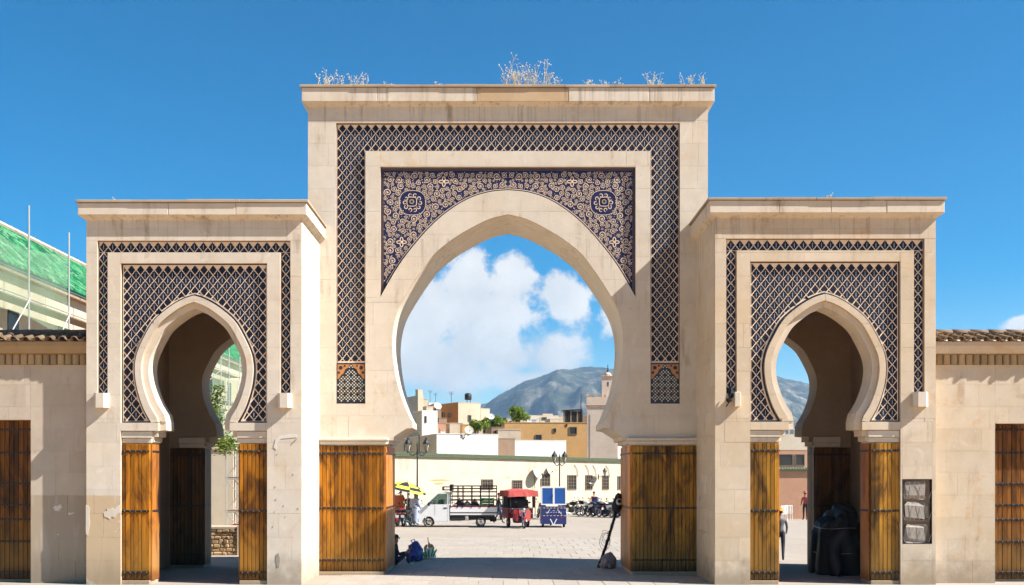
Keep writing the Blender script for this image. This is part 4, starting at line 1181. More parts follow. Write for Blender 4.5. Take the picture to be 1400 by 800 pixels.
def pipe_on(x, y0, y1, Y, label):
    r = thing('drain_pipe', (pX(x, Y), Y, 0), label, 'pipe'); MB().tube([(0, 0, pZ(y1, Y)), (0, 0, pZ(y0, Y))], .04, 6).build('pipe', 'dark_metal', r)
    for y in (y0+3, y1-4): MB().cbox(-.06, .06, -.05, .1, pZ(y, Y)-.03, pZ(y, Y)+.03, .01).build('clamp', 'dark_metal', r)
pipe_on(745, 604, 629, 58.2-7.0, 'thin drain pipe on the long low white block'); pipe_on(573, 594, 625, 48.8, 'thin drain pipe on the shaded beige wall at left')
corner_house('flat_roof_house', 'far white cube house between the far-left houses and the orange wall', 586, 580, 596, 551, 88, 18, 'beige_wall', 'bright_wall', wr=((588, 590, 554, 557),))
corner_house('flat_roof_house', 'cream step of wall below the orange and cream house window', 634, 628, 660, 583, 60, 14, 'beige_wall', 'cream_wall', wr=((650, 653, 586, 590),))
corner_house('flat_roof_house', 'far low cream roofline behind the green trees', 690, 684, 716, 573, 110, 10, 'beige_wall', 'cream_wall', wr=((696, 699, 576, 579), (705, 708, 576, 579)))
corner_house('flat_roof_house', 'far pinkish house at the foot of the mountain', 742, 738, 756, 566, 150, 12, 'terracotta_wall', 'pink_wall')
def laundry(xa, xb, y, Y, label):
    A = px(xa, y, Y); B = px(xb, y, Y); r = thing('washing_line', A, label, 'washing line'); L = (B-A).x
    MB().tube([(0, 0, -.9), (0, 0, .1)], .02, 4).tube([(L, 0, -.9), (L, 0, .1)], .02, 4).tube([(0, 0, 0), (L/2, 0, -.08), (L, 0, 0)], .008, 3).build('line', 'dark_metal', r)
    rr = random.Random(int(xa))
    x = .1; k = 0
    while x < L-.35:
        w = rr.uniform(.25, .5); h = rr.uniform(.35, .7); m = MB().add([(x, 0, -.04), (x+w, .02, -.05), (x+w, .05, -h), (x+w/2, -.04, -h), (x, .03, -h)], [(0, 1, 2, 3, 4)]); m.build('garment', ('white_paint', 'pale_blue_cloth', 'red_cloth', 'yellow_cloth')[k % 4], r); x += w+.08; k += 1
laundry(719, 738, 573, 60, 'washing line with clothes on the ochre house roof'); laundry(601, 613, 588, 50, 'washing line with clothes above the white block')
# dark rooftop shed
def shed():
    Y = 58.5; r = thing('rooftop_shed', px(770, 577.5, Y), 'dark ramshackle shed of boards on the ochre house roof', 'shed')
    w = pX(803, Y)-pX(770, Y); h = pZ(560, Y)-pZ(578, Y)
    MB().box(.1, w*.75, .3, 1.6, 0, h*.86).build('cabin', 'black_paint', r)
    rr = random.Random(3)
    for i in range(9):
        x = .05+w*.72*i/8; MB().box(x, x+.13, .18+rr.uniform(0, .05), .28, 0, h*rr.uniform(.72, .98)).build('board', 'wood_grey' if i % 3 == 0 else 'dark_metal', r)
    MB().add([(-.05, .05, h*.9), (w*.8, .05, h*.98), (w*.8, 1.8, h*.98), (-.05, 1.8, h*.9), (-.05, .05, h*.94), (w*.8, .05, h*1.02), (w*.8, 1.8, h*1.02), (-.05, 1.8, h*.94)], [(0, 1, 5, 4), (4, 5, 6, 7), (1, 2, 6, 5), (3, 0, 4, 7), (0, 3, 2, 1)]).build('roof', 'dark_metal', r)
    MB().cbox(w*.8, w, .2, 1.0, 0, h*.55, .02).build('crate', 'brown_wall', r)
    MB().tube([(w*.74, .5, h*.5), (w*.77, .5, h*2.2)], .03, 5).build('mast', 'dark_metal', r)
shed()
# minaret
def minaret():
    Y = 53.0; w = pX(846, Y)-pX(804.5, Y); c = (pX(804.5, Y)+pX(846, Y))/2
    r = thing('minaret', (c, Y+w/2, 0), 'pink square minaret with crenellated top and small domed lantern', 'minaret', rz=R(-4))
    h = w/2; zt = pZ(543, Y); z1 = pZ(554, Y)
    MB().box(-h, h, -h, h, 0, z1).build('shaft', 'pink_wall', r)
    MB().box(-h-.05, h+.05, -h-.05, h+.05, z1+.002, zt).build('upper_band', 'pink_wall', r)
    MB().cbox(-h-.07, h+.07, -h-.07, h+.07, z1-.05, z1+.05, .02).build('string_course', 'terracotta_wall', r)
    for q in range(4):
        for i in range(6):
            u = -h+.05+(2*h-.1)*(i+.5)/6; m = MB()
            m.prism([(u-.09, zt), (u+.09, zt), (u+.09, zt+.10), (u+.045, zt+.16), (u+.045, zt+.21), (u, zt+.26), (u-.045, zt+.21), (u-.045, zt+.16), (u-.09, zt+.10)], -h-.04, -h+.1)
            m.xform(Matrix.Rotation(q*math.pi/2, 4, 'Z')); m.build('merlon', 'terracotta_wall', r)
    for (x, y0, y1) in ((822.5, 570, 576), (822.5, 612, 619)):
        u = pX(x, Y)-c; m = MB().box(u-.04, u+.04, -h-.01, -h+.05, pZ(y1, Y), pZ(y0, Y)); m.build('slit_window', 'window_dark', r)
    MB().box(-h+.22, h-.15, -h-.03, -h-.001, pZ(628, Y), pZ(566, Y)).build('raised_panel', 'pink_wall', r)
    l = (pX(841, Y)-pX(824.5, Y))/2; cx = pX(833, Y)-c; z2 = pZ(514, Y)
    ln = MB().box(cx-l, cx+l, -l, l, zt-.1, z2).build('lantern', 'pink_wall', r)
    MB().cbox(cx-l-.07, cx+l+.07, -l-.07, l+.07, z2+.002, z2+.08, .02).build('cornice', 'terracotta_wall', ln)
    for i in range(4):
        u = cx-l+2*l*(i+.5)/4; MB().prism([(u-.06, z2+.08), (u+.06, z2+.08), (u, z2+.22)], -l-.04, -l+.04).build('merlon', 'terracotta_wall', ln)
    MB().box(cx-.05, cx+.05, -l-.012, -l+.05, z2-.75, z2-.42).build('slit_window', 'window_dark', ln)
    MB().lathe([(l*.62*math.cos(a), z2+.10+l*.62*math.sin(a)) for a in [i*math.pi/16 for i in range(9)]], (cx, 0, 0), n=14).build('dome', 'white_wall', r, True)
    f = MB(); zf = z2+.1+l*.62
    f.tube([(cx, 0, zf-.05), (cx, 0, zf+.62)], .018, 5)
    for (dz, q) in ((.12, .085), (.30, .065), (.46, .05), (.6, .03)): f.ball((cx, 0, zf+dz), q, 8, 6)
    f.build('finial', 'dark_metal', r, True)
minaret()

# houses seen through the right-hand gate
def right_view():
    Y = 36.0
    r = thing('terracotta_wall', (pX(1040, Y), Y, 0), 'terracotta wall with tile coping seen through the right lower gate', 'wall')
    w = pX(1140, Y)-pX(1040, Y); h = pZ(643, Y)
    MB().box(0, w, 0, .5, 0, h).build('wall', 'terracotta_wall', r)
    m = MB(); u = 0
    while u < w-.1: m.tube([(u, -.14, h+.0), (u, .2, h+.12), (u, .6, h)], .085, 6); u += .17
    m.build('coping_tile_row', 'green_tile_coping', r, kind='stuff')
    corner_house('flat_roof_house', 'terracotta house with dark window band over the terracotta wall', 1062, 1050, 1130, 616, 42, 3, 'terracotta_wall', 'terracotta_wall', wr=((1064, 1083, 622, 636), (1088, 1099, 622, 636)))
    corner_house('flat_roof_house', 'pale far house with roof railing above the terracotta house', 1040, 1030, 1130, 594, 75, 4, 'white_wall', 'white_wall')
    rl = thing('roof_railing', px(1040, 593.5, 75.5), 'white railing of short posts on the pale far house', 'railing')
    for i in range(14): MB().cbox(i*.55, i*.55+.16, 0, .16, 0, .45, .02).build('post', 'white_wall', rl)
    MB().box(0, 7.4, .03, .12, .452, .55).build('rail', 'white_wall', rl)
right_view()

# ------------------------------------------------------------------ building with green roof and scaffold, left
def left_building():
    Xb, Xr = -19.3, -22.3; Y0, Y1 = 4.0, 62.0; ze, zr = 10.85, 13.8
    r = thing('tiled_roof_building', (Xb, Y0, 0), 'cream building with green glazed tile roof behind the left wall', 'building')
    L = Y1-Y0
    MB().box(-8, 0, 0, L, 0, ze-.3).build('wall', 'cream_wall', r)
    MB().box(-6, .35, 0, L, ze-.30, ze-.12).build('eave', 'brown_wall', r)
    # tiled slope: barrel rows running down, in overlapping courses
    m = MB(); n = int(L/.26); rr = random.Random(9)
    sx, sz = (Xr-Xb-.45), (zr-ze); C = 15
    for i in range(n):
        y = i*.26+.13
        for c in range(C):
            t0, t1 = c/C, (c+1.15)/C; dz = .035
            q = [(.45+sx*t0, y, ze-.12+sz*t0+.05+dz), (.45+sx*t1, y, ze-.12+sz*t1+.05)]
            vs = []
            for (a, b, z) in q:
                for k in range(5):
                    th = math.pi*k/4; vs.append((a+.0, b+.10*math.cos(th), z+.10*math.sin(th)))
            m.add(vs, [(k, k+1, 6+k, 5+k) for k in range(4)]+[(4, 3, 2, 1, 0)], rr.choice((0, 0, 1, 1, 1, 2, 2, 3)))
    for nm, c in (('roof_green_dark', (.008, .075, .03)), ('roof_green', (.016, .14, .05)), ('roof_green_light', (.04, .21, .085)), ('roof_green_pale', (.12, .25, .13))):
        plain(nm, c, .6, spec=.25, var=.3, scale=3.0)
    m.build('roof_tile_field', ['roof_green_dark', 'roof_green', 'roof_green_light', 'roof_green_pale'], r, kind='stuff')
    MB().add([(.42, 0, ze-.13), (.42, L, ze-.13), (sx+.45, L, zr-.13), (sx+.45, 0, zr-.13)], [(0, 1, 2, 3)]).build('roof_deck', 'dark_green', r)
    rd = MB(); y = 0
    while y < L: rd.tube([(sx+.45, y, zr+.05), (sx+.45, y+.6, zr+.05)], [.14, .12], 6); y += .56
    rd.build('ridge_tile', 'beige_wall', r, kind='stuff')
    for i in range(12):
        y = 3+i*4.6; MB().box(-.02, .03, y, y+.9, 7.6, 9.2).build('window', 'window_dark', r)
    # scaffold
    s = thing('scaffold', (Xb+1.1, Y0, 0), 'tubular steel scaffold along the green-roofed building', 'scaffold')
    ys = [(pX(a, 0), ) for a in (0,)]
    posts = []
    for (xp, yt) in ((-40, 290), (36, 281), (91, 318), (127, 345), (165, 370), (214, 395), (300, 470), (311, 476), (326, 480)):
        Xs = Xb+1.0; D = Xs*FPX/(xp-VX); posts.append((D-DCAM-Y0, HCAM+(VY-yt)/FPX*D))
    for (y, z) in posts:
        if 0 < y < L: MB().tube([(0, y, 0), (0, y, min(z, 16))], .035, 6).build('upright', 'steel_pipe', s)
    yy = [p[0] for p in posts if 0 < p[0] < L]
    for z in (3.2, 5.4, 7.6, 9.5):
        MB().tube([(0, min(yy)-1, z), (0, max(yy)+1, z)], .03, 5).build('ledger', 'steel_pipe', s)
        MB().box(-.85, -.05, min(yy), max(yy), z-.12, z-.07).build('walkway_board', 'wood_grey', s)
    for a, b in zip(yy, yy[1:]):
        MB().tube([(.04, a, 5.4), (.04, b, 9.5)], .025, 5).build('brace', 'steel_pipe', s)
    # debris netting
    def rec2(t):
        p = pos(t)
        a = t.math('SINE', t.math('MULTIPLY', t.add('ShaderNodeSeparateXYZ', {0: p}).outputs[2], 60.0)); n1 = t.noise(p, .7, 4, .6)
        b = t.add('ShaderNodeBsdfDiffuse', {'Color': (.34, .50, .34)}); tl = t.add('ShaderNodeBsdfTranslucent', {'Color': (.45, .62, .44)}); tr = t.add('ShaderNodeBsdfTransparent')
        m1 = t.add('ShaderNodeMixShader', {0: .5, 1: b.outputs[0], 2: tl.outputs[0]})
        k = t.math('ADD', .48, t.math('MULTIPLY', n1, .35))
        m2 = t.add('ShaderNodeMixShader', {0: k, 1: m1.outputs[0], 2: tr.outputs[0]}); t.add('ShaderNodeOutputMaterial', {'Surface': m2.outputs[0]})
    _RECIPE['debris_net'] = rec2
    from mathutils import noise as N
    def net(y0, y1, z0f, z1f, label, seed):
        nx, nz = 26, 14; vs = []
        for i in range(nx+1):
            y = y0+(y1-y0)*i/nx
            for j in range(nz+1):
                z = z0f(i/nx)+(z1f(i/nx)-z0f(i/nx))*j/nz
                vs.append((Xb+1.12+.16*N.noise(Vector((y*.8, z*.6, seed))), y, z))
        fs = [(i*(nz+1)+j, i*(nz+1)+j+1, (i+1)*(nz+1)+j+1, (i+1)*(nz+1)+j) for i in range(nx) for j in range(nz)]
        o = MB().add(vs, fs).build('debris_net', 'debris_net', smooth=True); tag(o, label, 'net')
    net(36, 60, lambda t: 3.4, lambda t: 10.6, 'pale green debris net on the scaffold seen through the left lower gate', 1.0)
    net(4.6, 14.5, lambda t: 8.3+.5*math.sin(t*3.1), lambda t: 11.9-.55*math.sin(t*3.1), 'green debris net sagging below the green tile eave', 5.0)
left_building()

# ------------------------------------------------------------------ foliage
def leaf_mat(name, c, c2):
    def f(t):
        n = t.noise(pos(t), 2.5, 3, .6); col = t.mix(n, c, c2)
        d = t.add('ShaderNodeBsdfDiffuse', {'Color': col}); tl = t.add('ShaderNodeBsdfTranslucent', {'Color': col})
        m = t.add('ShaderNodeMixShader', {0: .35, 1: d.outputs[0], 2: tl.outputs[0]}); t.add('ShaderNodeOutputMaterial', {'Surface': m.outputs[0]})
    _RECIPE[name] = f
leaf_mat('leaf', (.05, .09, .015), (.16, .20, .04)); leaf_mat('leaf_fresh', (.10, .17, .02), (.24, .30, .05))
def tree(x, y, h, rad, n, leaf, label, mat='leaf', seed=1, squash=.8, name='tree', trunk=.12):
    r = random.Random(seed); root = thing(name, (x, y, 0), label, 'tree')
    cz = h-rad*squash; tr = MB()
    tr.tube([(0, 0, -.05), (.05, 0, cz*.5), (-.03, .03, cz)], [trunk, trunk*.75, trunk*.45], 7)
    clumps = []
    for i in range(9):
        th = r.uniform(0, 6.28); q = r.uniform(.35, .8)*rad; c = Vector((q*math.cos(th), q*math.sin(th), cz+r.uniform(-.5, .75)*rad*squash))
        tr.tube([(-.02, .02, cz*r.uniform(.6, .95)), c*.55+Vector((0, 0, cz*.42)), c], [trunk*.4, trunk*.25, trunk*.08], 5); clumps.append((c, rad*r.uniform(.3, .5)))
    tr.build('trunk', 'bark', root)
    lf = MB()
    for i in range(n):
        c, q = r.choice(clumps); d = Vector((r.gauss(0, 1), r.gauss(0, 1), r.gauss(0, 1))).normalized()*q*r.uniform(.4, 1.05); p = c+d
        a = Vector((r.gauss(0, 1), r.gauss(0, 1), r.gauss(0, .6))).normalized(); b = a.cross(Vector((r.gauss(0, 1), r.gauss(0, 1), r.gauss(0, 1)))).normalized()
        s = leaf*r.uniform(.6, 1.3); lf.add([p-a*s, p+b*s*.45, p+a*s, p-b*s*.45], [(0, 1, 2, 3)])
    lf.build('crown', mat, root, kind='stuff')
    return root
tree(pX(668, 62), 62, pZ(569, 62), 1.35, 1500, .16, 'bushy pale green tree between the orange house and the ochre wall', 'leaf_fresh', 3)
tree(pX(682, 66), 66, pZ(571, 66), .8, 700, .15, 'small green tree left of the ochre house roof', 'leaf', 4)
tree(pX(708, 61), 61, pZ(557, 61), .9, 900, .15, 'green tree rising above the ochre wall', 'leaf_fresh', 5)
tree(pX(652, 56), 56, pZ(577, 56), .9, 700, .14, 'low green bush tree by the yellow satellite dish', 'leaf_fresh', 6, .55)

# ------------------------------------------------------------------ lamps, dishes, aerials
def lantern(parent, x, y, z, s):
    """four-sided lantern whose foot is at x,y,z"""
    g = MB().lathe([(.045*s, 0), (.13*s, .34*s)], (x, y, z), n=6).build('lantern_glass', 'lamp_glass', parent)
    c = MB(); c.lathe([(.17*s, .34*s), (.16*s, .40*s), (.10*s, .50*s), (.05*s, .55*s), (.05*s, .60*s), (.0, .66*s)], (x, y, z), n=8)
    c.lathe([(.0, -.06*s), (.055*s, -.03*s), (.05*s, .01*s)], (x, y, z), n=8)
    for k in range(6):
        th = k*math.pi/3; c.tube([(x+.047*s*math.cos(th), y+.047*s*math.sin(th), z), (x+.135*s*math.cos(th), y+.135*s*math.sin(th), z+.34*s)], .010*s, 4)
    c.build('lantern_cap', 'dark_metal', g)
def street_lamp(xp, Y, ytop, gap_px, label, rz=0.0, ls=1.0):
    P = px(xp, ytop, Y); P0 = Vector((P.x, Y, 0)); h = P.z
    r = thing('street_lamp', P0, label, 'street lamp', 'double lantern lamps on the plaza', rz)
    g = gap_px*(DCAM+Y)/FPX/2/max(.3, math.cos(rz))
    m = MB().tube([(0, 0, 0), (0, 0, h-.25)], [.055, .04], 8); m.lathe([(.16, 0), (.15, .35), (.09, .5), (.08, .9), (.055, 1.0)], n=10); m.lathe([(.04, h-.3), (.06, h-.26), (.02, h-.1), (0, h-.02)], n=8)
    m.build('post', 'dark_metal', r)
    for s in (-1, 1):
        a = [(s*g*t, 0, h-.62-.25*math.sin(math.pi*t)+.05*t) for t in [i/8 for i in range(9)]]
        m = MB().tube(a, .022, 5); m.tube([(s*g*.5+s*.10*math.cos(q), 0, h-.72+.10*math.sin(q)) for q in [i*.6 for i in range(10)]], .014, 4)
        m.build('arm', 'dark_metal', r); lantern(r, s*g, 0, h-.62, ls)
    return r
street_lamp(570.5, 31, 603, 25, 'tall double-lantern street lamp above the umbrella at left', ls=1.3)
street_lamp(765, 41, 620, 14.5, 'double-lantern street lamp rising behind the blue cargo cart', R(38), 1.2)
def wall_lamp():
    P, u = on_wall(818, 652); r = thing('wall_lamp', P, 'single bracket lantern on the white wall above the motorcycles', 'wall lamp')
    m = MB().tube([(0, .02, 0), (0, -.15, 0), (.36, -.5, .02), (.42, -.55, .02)], .022, 5); m.cbox(-.05, .05, -.02, .04, -.2, .18, .01); m.build('bracket', 'dark_metal', r); lantern(r, .42, -.55, .06, .95)
wall_lamp()
def dish(P, rad, facing, label, mast=.5, mat='dish_grey', seed=0):
    r = thing('satellite_dish', P, label, 'satellite dish', 'satellite dishes', facing)
    m = MB(); m.lathe([(rad*q, .28*rad*q*q) for q in (0, .25, .5, .75, .95, 1.0)], ax='y', n=16)
    m.xform(Matrix.Translation((0, -.12, mast)) @ Matrix.Rotation(R(-28), 4, 'X') @ Matrix.Scale(-1, 4, (0, 1, 0))); m.build('reflector', mat, r, True)
    MB().tube([(0, 0, 0), (0, 0, mast), (0, -.1, mast)], .025, 5).build('mast', 'dark_metal', r)
    MB().tube([(0, -.15, mast-rad*.9), (0, -.15-rad*1.0, mast+rad*.05)], .014, 4).ball((0, -.15-rad, mast+rad*.05), .05, 6, 4).build('feed_arm', 'dark_metal', r)
Pw, _ = on_wall(733, 668); dish(Pw+Vector((-.1, -.2, 0)), .45, R(55), 'tall-mounted satellite dish above the red tricycle', 1.0)
Pw, _ = on_wall(747, 649); dish(Pw+Vector((0, .1, .0)), .3, R(70), 'small satellite dish over the window behind the blue cart', .2)
Pw, _ = on_wall(812, 662); dish(Pw+Vector((0, -.15, 0)), .34, R(-35), 'satellite dish beside the wall lantern', .25, 'cream_paint')
dish(px(641, 594.5, 46.5), .32, R(10), 'yellowish satellite dish on the edge of the white block', .3, 'cream_paint')
dish(px(598, 560, 56), .30, R(20), 'white satellite dish beside the orange wall', .25, 'white_paint')
dish(px(629, 601, 44.9), .22, R(60), 'little dark satellite dish on the front of the white block', .15, 'dark_metal')
dish(px(672, 575, 60), .28, R(0), 'white satellite dish in front of the pale green tree', .3, 'white_paint')
def aerial(P, h, label):
    r = thing('roof_aerial', P, label, 'aerial', 'television aerials')
    MB().tube([(0, 0, 0), (0, 0, h)], .022, 4).build('mast', 'dark_metal', r)
    for k in range(3): MB().tube([(-.30+.05*k, 0, h-.12*k), (.30-.05*k, 0, h-.12*k)], .014, 3).build('element', 'dark_metal', r)
aerial(px(617, 552, 69.5), 1.1, 'aerial on the roof edge of the orange wall'); aerial(px(595.5, 556, 96), 1.6, 'aerial over the far pale house'); aerial(px(588, 556, 96), 1.9, 'leftmost tall aerial over the far pale house')
def tank(P, label):
    r = thing('water_tank', P, label, 'water tank'); MB().lathe([(0, 0), (.30, 0), (.33, .1), (.33, .5), (.25, .62), (0, .66)], (0, 0, .25), n=12).build('tank', 'dark_metal', r, True)
    for k in range(3): MB().tube([(.2*math.cos(k*2.1), .2*math.sin(k*2.1), -.05), (.2*math.cos(k*2.1), .2*math.sin(k*2.1), .26)], .03, 5).build('leg', 'dark_metal', r)
tank(px(640, 550.5, 70), 'dark round water tank on the cream house roof')
# ------------------------------------------------------------------ people
def person(loc, rz, label, top, bottom, pose='stand', height=1.70, hat=None, robe=None, sleeves=True, shoe='black_cloth', lean=0.0):
    """skinned figure facing local -y; pose stand, walk or sit"""
    k = height/1.72
    J = {'pelvis': (0, 0, .95), 'waist': (0, .0, 1.10), 'chest': (0, -.01, 1.32), 'neck0': (0, .0, 1.45), 'neck': (0, -.01, 1.52), 'head0': (0, -.02, 1.58), 'head': (0, -.03, 1.66)}
    rad = {'pelvis': (.155, .11), 'waist': (.135, .10), 'chest': (.165, .115), 'neck0': (.075, .07), 'neck': (.052, .055), 'head0': (.072, .085), 'head': (.078, .09)}
    E = [('pelvis', 'waist'), ('waist', 'chest'), ('chest', 'neck0'), ('neck0', 'neck'), ('neck', 'head0'), ('head0', 'head')]
    legs = {'stand': [((.10, 0, .90), (.105, -.01, .50), (.11, .02, .09), (.115, -.13, .035)), ((-.10, 0, .90), (-.105, -.02, .50), (-.12, .01, .09), (-.13, -.14, .035))],
            'walk': [((.10, 0, .90), (.10, -.17, .52), (.10, -.20, .10), (.10, -.35, .045)), ((-.10, 0, .90), (-.10, .08, .50), (-.10, .32, .16), (-.10, .24, .05))],
            'sit': [((.10, -.02, .12), (.14, -.36, .42), (.14, -.40, .09), (.15, -.55, .035)), ((-.10, -.02, .12), (-.14, -.38, .40), (-.15, -.44, .09), (-.16, -.59, .035))]}[pose]
    arms = {'stand': [((.19, 0, 1.40), (.25, .03, 1.12), (.25, -.06, .88), (.25, -.10, .80)), ((-.19, 0, 1.40), (-.25, .02, 1.12), (-.22, -.16, .95), (-.20, -.24, .93))],
            'walk': [((.19, 0, 1.40), (.23, .14, 1.15), (.22, .13, .90), (.22, .10, .81)), ((-.19, 0, 1.40), (-.23, -.10, 1.15), (-.21, -.24, .98), (-.20, -.31, .95))],
            'sit': [((.19, 0, .60), (.24, -.10, .36), (.14, -.30, .42), (.10, -.38, .43)), ((-.19, 0, .60), (-.24, -.10, .36), (-.14, -.30, .40), (-.10, -.38, .42))]}[pose]
    if pose == 'sit':
        for n in J: J[n] = (J[n][0], J[n][1], J[n][2]-.80)
    for s, lg in zip(('r', 'l'), legs):
        for n, p, r_ in zip(('hip', 'knee', 'ankle', 'toe'), lg, ((.092, .092), (.062, .065), (.042, .045), (.045, .032))): J[s+n] = p; rad[s+n] = r_
        E += [('pelvis', s+'hip'), (s+'hip', s+'knee'), (s+'knee', s+'ankle'), (s+'ankle', s+'toe')]
    for s, am in zip(('r', 'l'), arms):
        for n, p, r_ in zip(('shoulder', 'elbow', 'wrist', 'palm'), am, ((.062, .062), (.046, .046), (.030, .030), (.040, .018))): J[s+n] = p; rad[s+n] = r_
        E += [('chest', s+'shoulder'), (s+'shoulder', s+'elbow'), (s+'elbow', s+'wrist'), (s+'wrist', s+'palm')]
        w, p = Vector(J[s+'wrist']), Vector(J[s+'palm']); d = (p-w).normalized(); side = d.cross(Vector((1, 0, 0))).normalized()
        if side.length < .1: side = Vector((0, 1, 0))
        for q, (o, L) in enumerate(((-.026, .072), (-.009, .085), (.009, .080), (.026, .062))):
            a = p+side*o+d*.018; b = a+d*L*.55; c = a+d*L+Vector((-.012 if s == 'r' else .012, 0, 0)); J[f'{s}f{q}a'] = b; J[f'{s}f{q}b'] = c; rad[f'{s}f{q}a'] = rad[f'{s}f{q}b'] = (.0085, .0085); E += [(s+'palm', f'{s}f{q}a'), (f'{s}f{q}a', f'{s}f{q}b')]
        t1 = w+d*.03-side*.045; J[s+'t1'] = t1; J[s+'t2'] = t1+d*.04-side*.01; rad[s+'t1'] = rad[s+'t2'] = (.0095, .0095); E += [(s+'wrist', s+'t1'), (s+'t1', s+'t2')]
    names = list(J); idx = {n: i for i, n in enumerate(names)}
    me = bpy.data.meshes.new('skeleton'); me.from_pydata([Vector(J[n])*k for n in names], [(idx[a], idx[b]) for a, b in E], [])
    ob = bpy.data.objects.new('skeleton', me); COL.objects.link(ob)
    ob.modifiers.new('Skin', 'SKIN'); sv = me.skin_vertices[0].data
    for n in names:
        sv[idx[n]].radius = (rad[n][0]*k, rad[n][1]*k); sv[idx[n]].use_root = n == 'pelvis'
    sub = ob.modifiers.new('Sub', 'SUBSURF'); sub.levels = 1; sub.render_levels = 1
    dg = bpy.context.evaluated_depsgraph_get(); bm = bpy.data.meshes.new_from_object(ob.evaluated_get(dg)); bm.name = 'body'
    bpy.data.objects.remove(ob); bpy.data.meshes.remove(me)
    for m in ('skin', top, bottom, shoe): bm.materials.append(MAT(m))
    P = {n: Vector(J[n])*k for n in names}
    def seg(p, a, b):
        d = b-a; t = max(0, min(1, (p-a).dot(d)/(d.dot(d) or 1))); return (p-a-d*t).length
    zones = [(0, [('neck', 'head0'), ('head0', 'head')]+[(s+'wrist', s+'palm') for s in 'rl']+[(f'{s}f{q}a', f'{s}f{q}b') for s in 'rl' for q in range(4)]+[(s+'t1', s+'t2') for s in 'rl']),
             (1, [('waist', 'chest'), ('chest', 'neck0')]+[('chest', s+'shoulder') for s in 'rl']+[(s+'shoulder', s+'elbow') for s in 'rl']+[(s+'elbow', s+'wrist') for s in 'rl']),
             (2, [('pelvis', 'pelvis')]+[(s+'hip', s+'knee') for s in 'rl']+[(s+'knee', s+'ankle') for s in 'rl']), (3, [(s+'ankle', s+'toe') for s in 'rl'])]
    for f in bm.polygons:
        c = f.center; f.material_index = min(((min(seg(c, P[a], P[b]) for a, b in segs), z) for z, segs in zones))[1]; f.use_smooth = True
    root = thing('person', loc, label, 'person', rz=rz)
    root.rotation_euler = (lean, 0, rz)
    link('body', bm, root)
    h = P['head']+Vector((0, 0, .01)); hm = MB()
    hm.ball((h.x, h.y+.018*k, h.z+.035*k), (.088*k, .098*k, .085*k), 12, 8); hm.build('hair', 'hair', root, True)
    fm = MB(); fy = h.y-.092*k
    fm.prism([(-.016*k, h.z-.03*k), (.016*k, h.z-.03*k), (0, h.z+.015*k)], fy-.022*k, fy+.02); 
    for s in (-1, 1): fm.ball((h.x+s*.082*k, h.y+.0, h.z-.01*k), (.014*k, .022*k, .032*k), 6, 4)
    fm.build('face', 'skin', root); em = MB()
    for s in (-1, 1): em.ball((h.x+s*.032*k, fy+.008, h.z+.012*k), (.013*k, .008*k, .007*k), 6, 4)
    em.box(-.024*k, .024*k, fy-.001, fy+.01, h.z-.056*k, h.z-.049*k); em.build('eyes_and_mouth', 'hair', root)
    if robe:
        zt = P['neck0'].z+.01; zb = .10 if pose != 'sit' else .01; m = MB(); n = 18; rows = 9; vs = []
        for i in range(rows+1):
            t = i/rows; z = zt+(zb-zt)*t; rx = (.10+.13*min(1, t*5))*(1+.22*t) if t < .2 else .225+.09*t; ry = rx*(.72+.18*t)
            for j in range(n):
                th = 6.2832*j/n; wv = 1+.06*math.sin(5*th+i*.4)*t; vs.append((rx*wv*math.cos(th)*k, (ry*wv*math.sin(th)-.02)*k+(-.10*t if pose == 'walk' else 0), z))
        m.add(vs, [(i*n+j, i*n+(j+1) % n, (i+1)*n+(j+1) % n, (i+1)*n+j) for i in range(rows) for j in range(n)]); m.build('robe', robe, root, True)
        for s in 'rl':
            a, b, c = P[s+'shoulder'], P[s+'elbow'], P[s+'wrist']
            MB().tube([a+Vector((0, 0, .02)), (a+b)/2, b, (b+c)/2, c], [.085*k, .09*k, .085*k, .085*k, .08*k], 10, cap=False).build('sleeve', robe, root, True)
    if hat:
        MB().lathe([(.17*k, .03), (.165*k, .045), (.098*k, .05), (.09*k, .12), (.06*k, .15), (0, .155)], (h.x, h.y+.01, h.z+.01), n=14).build('hat', hat, root, True)
    return root

# ------------------------------------------------------------------ motorcycles
def wheel(parent, name, c, r, w, ax='y', rim='chrome', spokes=8):
    prof = [(r*.80, -w/2), (r*.95, -w/2), (r, -w*.25), (r, w*.25), (r*.95, w/2), (r*.80, w/2), (r*.80, -w/2)]
    t = MB().lathe(prof, c, ax, 18).build(name, 'rubber', parent, True)
    m = MB().lathe([(r*.81, -w*.38), (r*.70, -w*.40), (r*.66, -w*.1), (r*.66, w*.1), (r*.70, w*.40), (r*.81, w*.38)], c, ax, 18)
    m.lathe([(0, -w*.6), (r*.17, -w*.6), (r*.17, w*.6), (0, w*.6)], c, ax, 10)
    for i in range(spokes):
        th = 6.2832*i/spokes; e = {'y': Vector((math.cos(th), 0, math.sin(th))), 'x': Vector((0, math.cos(th), math.sin(th)))}[ax]
        m.tube([Vector(c)+e*r*.1, Vector(c)+e*r*.7], r*.045, 4)
    m.build('rim', rim, t); return t
